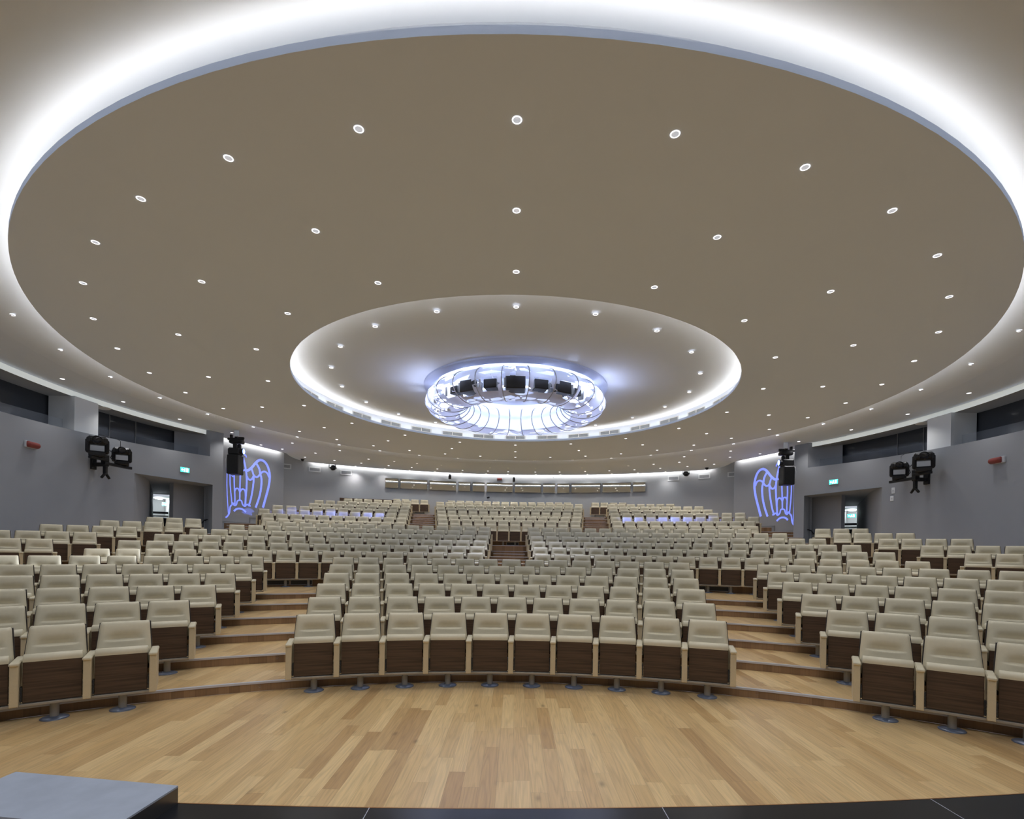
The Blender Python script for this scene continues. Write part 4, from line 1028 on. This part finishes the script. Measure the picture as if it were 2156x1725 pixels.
# ------------------------------------------------------------------ exit signs, red sounders, switches, rails
def on_wall(sg, y, z, off=.0):
    x = sg*wx(y); f = Vector((CX-x, CY-y, 0)).normalized()
    return Vector((x, y, z))+f*off, math.atan2(f.y, f.x)+PI/2
def exit_sign(loc, rz, label):
    r = empty('exit_sign', loc, rz, label, 'exit sign', 'lit green exit signs')
    b = MB(); b.box((-.20, -.03, -.10), (.20, .0, .10), c=.006); b.obj('case', M['grey_pl'], r)
    g = MB(); g.box((-.19, -.034, -.09), (.19, -.029, .09)); g.obj('green_panel', M['exit'], r)
    w = MB()   # running figure, arrow and door
    w.box((.06, -.037, -.065), (.13, -.034, .065)); w.lathe([(.001, 0), (.016, 0), (.016, .003)], 10, T(.0, -.035, .045, 0, PI/2))
    w.add([(-.03, -.037, .03), (.015, -.037, .03), (.0, -.037, -.02), (-.04, -.037, -.01)], [(0, 3, 2, 1)])
    w.add([(-.04, -.037, -.01), (.0, -.037, -.02), (-.03, -.037, -.07), (-.055, -.037, -.065)], [(0, 3, 2, 1)]); w.add([(-.01, -.037, -.01), (.0, -.037, -.02), (.04, -.037, -.05), (.03, -.037, -.065)], [(0, 3, 2, 1)])
    w.add([(-.16, -.037, 0), (-.11, -.037, .045), (-.11, -.037, -.045)], [(0, 2, 1)]); w.box((-.11, -.037, -.015), (-.07, -.034, .015)); w.obj('pictogram', M['exit_white'], r)
p, rz = on_wall(-1, 20.2, 4.83, .01); exit_sign(p, rz, 'lit green exit sign on the left wall above the passage opening')
p, rz = on_wall(1, 20.75, 4.84, .01); exit_sign(p, rz, 'lit green exit sign on the right wall above the passage opening')
LBL = {}
for nm in ('left', 'right'):
    a, b, c, d = PASS[nm]; sg = -1 if nm == 'left' else 1
    fx, fy = sg*.66, .75
    mx_, my_ = lin(d[0], c[0], .62), lin(d[1], c[1], .62)
    rz = math.atan2(c[1]-d[1], c[0]-d[0]); rz = rz if sg < 0 else rz
    t_, w_ = u2t(350.5, 1062) if sg < 0 else u2t(1793, 1086.5)
    q = Vector((t_*27.4, 27.4, CAMZ-w_*27.4))
    exit_sign(q, -sg*.6, 'lit green exit sign inside the white lobby beyond the %s passage' % nm)
    w = MB(); w.lathe([(.001, -.05), (.16, -.05), (.18, 0)], 20)
    cx_, cy_ = (a[0]+c[0])/2, (a[1]+c[1])/2
    tag(w.obj('lobby_lamp', M['exit_white'], None, (cx_, cy_, 4.29)), 'round lit ceiling lamp in the lobby beyond the %s passage' % nm, 'lamp')
    l = bpy.data.lights.new('lobby_light', 'POINT'); l.energy = 26; l.color = (.85, .92, 1); l.shadow_soft_size = .15
    o = bpy.data.objects.new('lobby_light', l); COL.objects.link(o); o.location = (cx_, cy_, 4.1)
    # dark landing balustrade with a pale top in the lobby
    bb = MB(); u = Vector((b[0]-a[0], b[1]-a[1], 0)).normalized(); n_ = Vector((fx, fy, 0))
    q0 = Vector((a[0], a[1], 0))+n_*1.0-u*.4
    mtx = Matrix(((u.x, n_.x, 0, q0.x), (u.y, n_.y, 0, q0.y), (0, 0, 1, 0), (0, 0, 0, 1)))
    r = empty('landing_balustrade', (0, 0, 0), 0, 'dark landing balustrade with pale handrail in the lobby, %s side' % nm, 'balustrade')
    bb.box((0, 0, 1.6), (1.7, .05, 3.24), mtx); bb.obj('panel', M['black2'], r)
    b2 = MB(); b2.box((0, -.03, 3.30), (1.7, .08, 3.38), mtx); b2.obj('top_rail', M['grey_pl'], r)
    b3 = MB(); b3.box((0, 0, 3.46), (1.7, .05, 3.57), mtx); b3.obj('upper_rail', M['black2'], r)
    # handrails
    if sg < 0: pts = [(-13.05, 21.75, 2.95), (-13.3, 21.95, 2.93), (-13.9, 22.5, 2.62), (-14.5, 23.05, 2.25)]
    else: pts = [(12.75, 22.35, 2.95), (13.0, 22.55, 2.93), (13.6, 23.1, 2.62), (14.2, 23.65, 2.25)]
    off = Vector((-sg*.08, -.08, 0)) if True else 0
    h = MB(); h.tube([tuple(Vector(q_)+Vector((0, -.14, 0))) for q_ in pts], .022, 8)
    r = empty('handrail', (0, 0, 0), 0, 'dark handrail sloping down the inner wall of the %s passage' % nm, 'handrail'); h.obj('rail', M['rail'], r)
    h2 = MB()
    for q_ in pts[1:3]: h2.tube([tuple(Vector(q_)+Vector((0, -.14, 0))), tuple(Vector(q_)+Vector((sg*.0, .06, -.05)))], .012, 6)
    h2.obj('rail_bracket', M['rail'], r)
    h = MB(); e0 = Vector((a[0], a[1], 0))
    dirn = Vector((-fx, -fy, 0))
    h.tube([tuple(e0+dirn*1.15-u*(-.06)+Vector((0, 0, 3.05))), tuple(e0+dirn*.75+u*.10+Vector((0, 0, 3.0))), tuple(e0+dirn*.25+u*.14+Vector((0, 0, 2.75))), tuple(e0-dirn*.3+u*.16+Vector((0, 0, 2.6)))], .024, 8)
    tag(h.obj('handrail', M['rail']), 'short curved dark handrail at the doorway of the %s passage' % nm, 'handrail')
for sg, nm, y, z in ((-1, 'left', 14.35, 4.62), (1, 'right', 14.45, 4.64)):
    p, rz = on_wall(sg, y, z, .0)
    r = empty('alarm_sounder', p, rz, 'red alarm sounder box on the %s wall near the stage' % nm, 'alarm')
    b = MB(); b.box((-.20, -.06, -.09), (.20, 0, .09), c=.01); b.obj('back_box', M['grey_pl'], r)
    b = MB(); b.lathe([(.001, -.215), (.075, -.205), (.085, -.18), (.085, .14), (.08, .16), (.001, .165)], 18, T(.03*sg*-1, -.07, 0, 0, 0, PI/2)); b.obj('red_cover', M['red'], r)
for y, z, h_, lab in ((18.35, 4.22, .11, 'upper white switch plate on the right wall beside the passage opening'), (18.40, 3.94, .09, 'lower white control plate on the right wall beside the passage opening')):
    p, rz = on_wall(1, y, z, .0); r = empty('wall_switch', p, rz, lab, 'switch')
    b = MB(); b.box((-.07, -.02, -h_), (.07, 0, h_), c=.008); b.obj('plate', M['white'], r)
    b = MB(); b.box((-.035, -.026, -.03), (.035, -.019, .03), c=.004); b.obj('button', M['grey_pl'], r)
# ------------------------------------------------------------------ back wall fittings
def on_back(u, v, off=0.):
    t, w = u2t(u, v); x, y = bwp(t); z = CAMZ-w*y
    f = Vector((-x, BWY-y, 0)).normalized()
    return Vector((x, y, z))+f*off, math.atan2(f.y, f.x)+PI/2
vg = MB(); vg.box((-.27, -.012, -.085), (.27, 0, .085)); vgm = vg.mesh('wall_vent_back', M['vent_back'])
vr = MB()
for a, b in (((-.33, -.035, .085), (.33, 0, .14)), ((-.33, -.035, -.14), (.33, 0, -.085)), ((-.33, -.035, -.085), (-.27, 0, .085)), ((.27, -.035, -.085), (.33, 0, .085))): vr.box(a, b)
vrm = vr.mesh('wall_vent_frame', M['white'])
vl = MB()
for k in range(7): vl.box((-.27, -.024, -.078+k*.025), (.27, -.014, -.064+k*.025))
vlm = vl.mesh('wall_vent_slats', M['grey_pl'])
for u, v, lab in ((600, 982, 'white framed wall vent half hidden behind the left emblem panel'), (662.5, 988.8, 'white framed wall vent left of the back wall spotlight'), (728.5, 995.6, 'white framed wall vent between the left spotlight and the booth windows'), (1418, 1007.5, 'white framed wall vent right of the last booth window'), (1483, 1003.3, 'white framed wall vent right of the back wall spotlight'), (1545, 999, 'white framed wall vent half hidden behind the right emblem panel')):
    p, rz = on_back(u, v); r = empty('wall_vent', p, rz, lab, 'air vent', 'white framed vents on the back wall')
    for nm, me in (('vent_opening', vgm), ('vent_frame', vrm), ('vent_slats', vlm)):
        o = bpy.data.objects.new(nm, me); COL.objects.link(o); o.parent = r
def spotlight(u, v, lab, turn=0.):
    p, rz = on_back(u, v, .32); r = empty('wall_spotlight', p, rz, lab, 'spotlight', 'black spotlights on the back wall')
    b = MB(); b.box((-.22, .02, .0), (-.20, .30, .25)); b.box((-.22, .26, .20), (.16, .30, .24)); b.box((.14, .02, .0), (.16, .30, .25)); b.obj('bracket', M['grey_pl'], r)
    b = MB(); b.lathe([(.001, -.16), (.13, -.15), (.15, .10), (.001, .14)], 20, T(0, 0, 0, turn, PI/2)); b.box((-.19, -.05, -.04), (.19, .05, .04), c=.01); b.obj('lamp_body', M['black'], r)
    b = MB(); b.lathe([(.001, .142), (.09, .14), (.12, .125)], 18, T(0, 0, 0, turn, PI/2)); b.obj('lens', M['lens'], r)
spotlight(699, 987, 'black spotlight on a bracket high on the back wall, left side')
spotlight(1447, 999.5, 'black spotlight on a bracket high on the back wall, right side')
def cam(u, v, lab, sc=1.):
    p, rz = on_back(u, v, .28); r = empty('security_camera', p, rz, lab, 'camera', 'black cameras on the back wall'); r.scale = (sc,)*3
    b = MB(); b.box((-.012, -.012, .10), (.012, .012, .42)); b.box((-.012, 0, .08), (.012, .27, .11)); b.obj('bracket', M['grey_pl'], r)
    b = MB(); b.box((-.085, -.14, -.17), (.085, .12, .06), c=.03); b.box((-.06, -.06, .05), (.06, .06, .12), c=.02); b.obj('camera_body', M['black'], r)
    b = MB(); b.lathe([(.001, .16), (.04, .155), (.05, .13)], 14, T(0, 0, -.05, 0, PI/2)); b.obj('lens', M['lens'], r)
cam(946.5, 1004.5, 'black camera above the third booth window on the back wall')
cam(1082, 1010.5, 'black camera above the middle of the booth windows')
p, rz = on_back(1165, 1006, .2)
b = MB(); b.tube([(0, 0, .18), (0, 0, -.02), (.0, -.05, -.06)], .014, 6)
o = tag(b.obj('bracket_arm', M['grey_pl']), 'thin grey empty bracket above the booth windows, right of the middle camera', 'bracket'); o.location = p; o.rotation_euler = (0, 0, rz)
p, rz = on_back(1028, 1048.5, .12)
r = empty('wall_camera', p, rz, 'small black camera low on the back wall under the booth windows', 'camera')
b = MB(); b.box((-.02, -.01, -.03), (.02, .12, .0)); b.obj('bracket', M['black2'], r); b = MB(); b.box((-.09, -.10, -.04), (.06, .04, .06), T(0, 0, 0, .4, 0, -.3), c=.02); b.obj('camera_body', M['black'], r)
p, rz = on_back(1052, 1009.5)
r = empty('alarm_sounder', p, rz, 'red alarm sounder box above the booth windows on the back wall', 'alarm')
b = MB(); b.box((-.18, -.05, -.08), (.18, 0, .08), c=.01); b.obj('back_box', M['grey_pl'], r)
b = MB(); b.lathe([(.001, -.165), (.07, -.155), (.075, -.14), (.075, .14), (.001, .155)], 16, T(0, -.06, 0, 0, 0, PI/2)); b.obj('red_cover', M['red'], r)
for u, v, lab in ((637, 968, 'small black dome camera on the ceiling near the left emblem panel'), (1488, 986.5, 'small black dome camera on the ceiling near the right emblem panel')):
    t, w = u2t(u, v); y = -(HC+.0-CAMZ)/w; x = t*y; ph = math.atan2(x-CX, y-CY); rr = min(math.hypot(x-CX, y-CY), outer(ph)-.15)
    b = MB(); b.lathe([(.001, -.09), (.05, -.08), (.075, -.04), (.08, 0), (.10, .0), (.10, .035)], 18)
    tag(b.obj('dome_camera', M['black'], None, (CX+rr*math.sin(ph), CY+rr*math.cos(ph), HC+.0)), lab, 'camera')
for x, y in ((-7.5, .4), (-4.5, -.6), (-1.5, -1.), (1.5, -1.), (4.5, -.6), (7.5, .4)):  # added lamps out of view, brightening the slab and front floor
    downlight(x, y, HC, 'added unseen fill downlight over the stage, %s left to right' % ORD[int((x+7.5)/3)+1], 'added unseen fill downlights over the stage', P_STAGE_FILL*(1.7 if abs(x) < 2 else .8), 150)
# ------------------------------------------------------------------ coloured beams spilling on the seats
def beam(loc, to, power, ang, col, blend=.25, size=.05):
    l = bpy.data.lights.new('projection_beam', 'SPOT'); l.energy = power; l.color = col; l.spot_size = math.radians(ang); l.spot_blend = blend; l.shadow_soft_size = size
    o = bpy.data.objects.new('projection_beam', l); COL.objects.link(o); o.location = loc
    o.rotation_euler = (Vector(to)-Vector(loc)).to_track_quat('-Z', 'Y').to_euler()
srcR = (11.2, 21.6, HC-.78); srcL = (-11.3, 20.95, HC-.78)
for th in (-.405, -.38, -.355, -.318, -.285): beam(srcR, arc(LV[14][1]+(.2 if int(th*1000) % 2 else .9), th, LV[14][2]+.85), P_BLUE, 2.1, (.12, .2, 1.))
for th in (.345, .33, .315, .285, .26, .235): beam(srcL, arc(LV[14][1]+(.2 if int(th*1000) % 2 else .7), th, LV[14][2]+.85), P_BLUE, 2.1, (.12, .2, 1.))
for th, rr in ((-.702, 5), (-.655, 6)): beam(srcR, arc(LV[rr][1], th, LV[rr][2]+.86), P_WHITE, 1.6, (.7, .8, 1.), .1)
# ------------------------------------------------------------------ camera, world, view
w = bpy.data.worlds.new('world'); SC.world = w; w.use_nodes = True
w.node_tree.nodes['Background'].inputs[0].default_value = (*AMB, 1); w.node_tree.nodes['Background'].inputs[1].default_value = 1.
w.light_settings.distance = AOD; w.light_settings.ao_factor = 1.
cd = bpy.data.cameras.new('camera'); cd.sensor_fit = 'HORIZONTAL'; cd.sensor_width = 36.; cd.lens = 36.*1073.44/2156.
cd.shift_x = -(1083.82-1078)/2156.; cd.shift_y = (1156.56-862.5)/2156.; cd.clip_start = .05; cd.clip_end = 200
co = bpy.data.objects.new('camera', cd); COL.objects.link(co)
co.matrix_world = Matrix.Translation((0, 0, CAMZ)) @ Matrix.Rotation(PI/2, 4, 'X') @ Matrix.Rotation(.015788, 4, 'Z')
SC.camera = co
SC.view_settings.view_transform = 'Standard'; SC.view_settings.look = 'None'; SC.view_settings.gamma = 1.; SC.view_settings.use_curve_mapping = False
SC.view_settings.exposure = EXPO
c = SC.cycles
c.max_bounces = 4; c.diffuse_bounces = 2; c.glossy_bounces = 2; c.transmission_bounces = 2; c.transparent_max_bounces = 6
c.caustics_reflective = False; c.caustics_refractive = False; c.sample_clamp_indirect = 6.; c.use_denoising = True
c.adaptive_threshold = .06; c.adaptive_min_samples = 16; c.use_fast_gi = True; c.fast_gi_method = 'REPLACE'; c.ao_bounces = AOB; c.ao_bounces_render = AOB
try: c.denoiser = 'OPENIMAGEDENOISE'
except Exception: pass
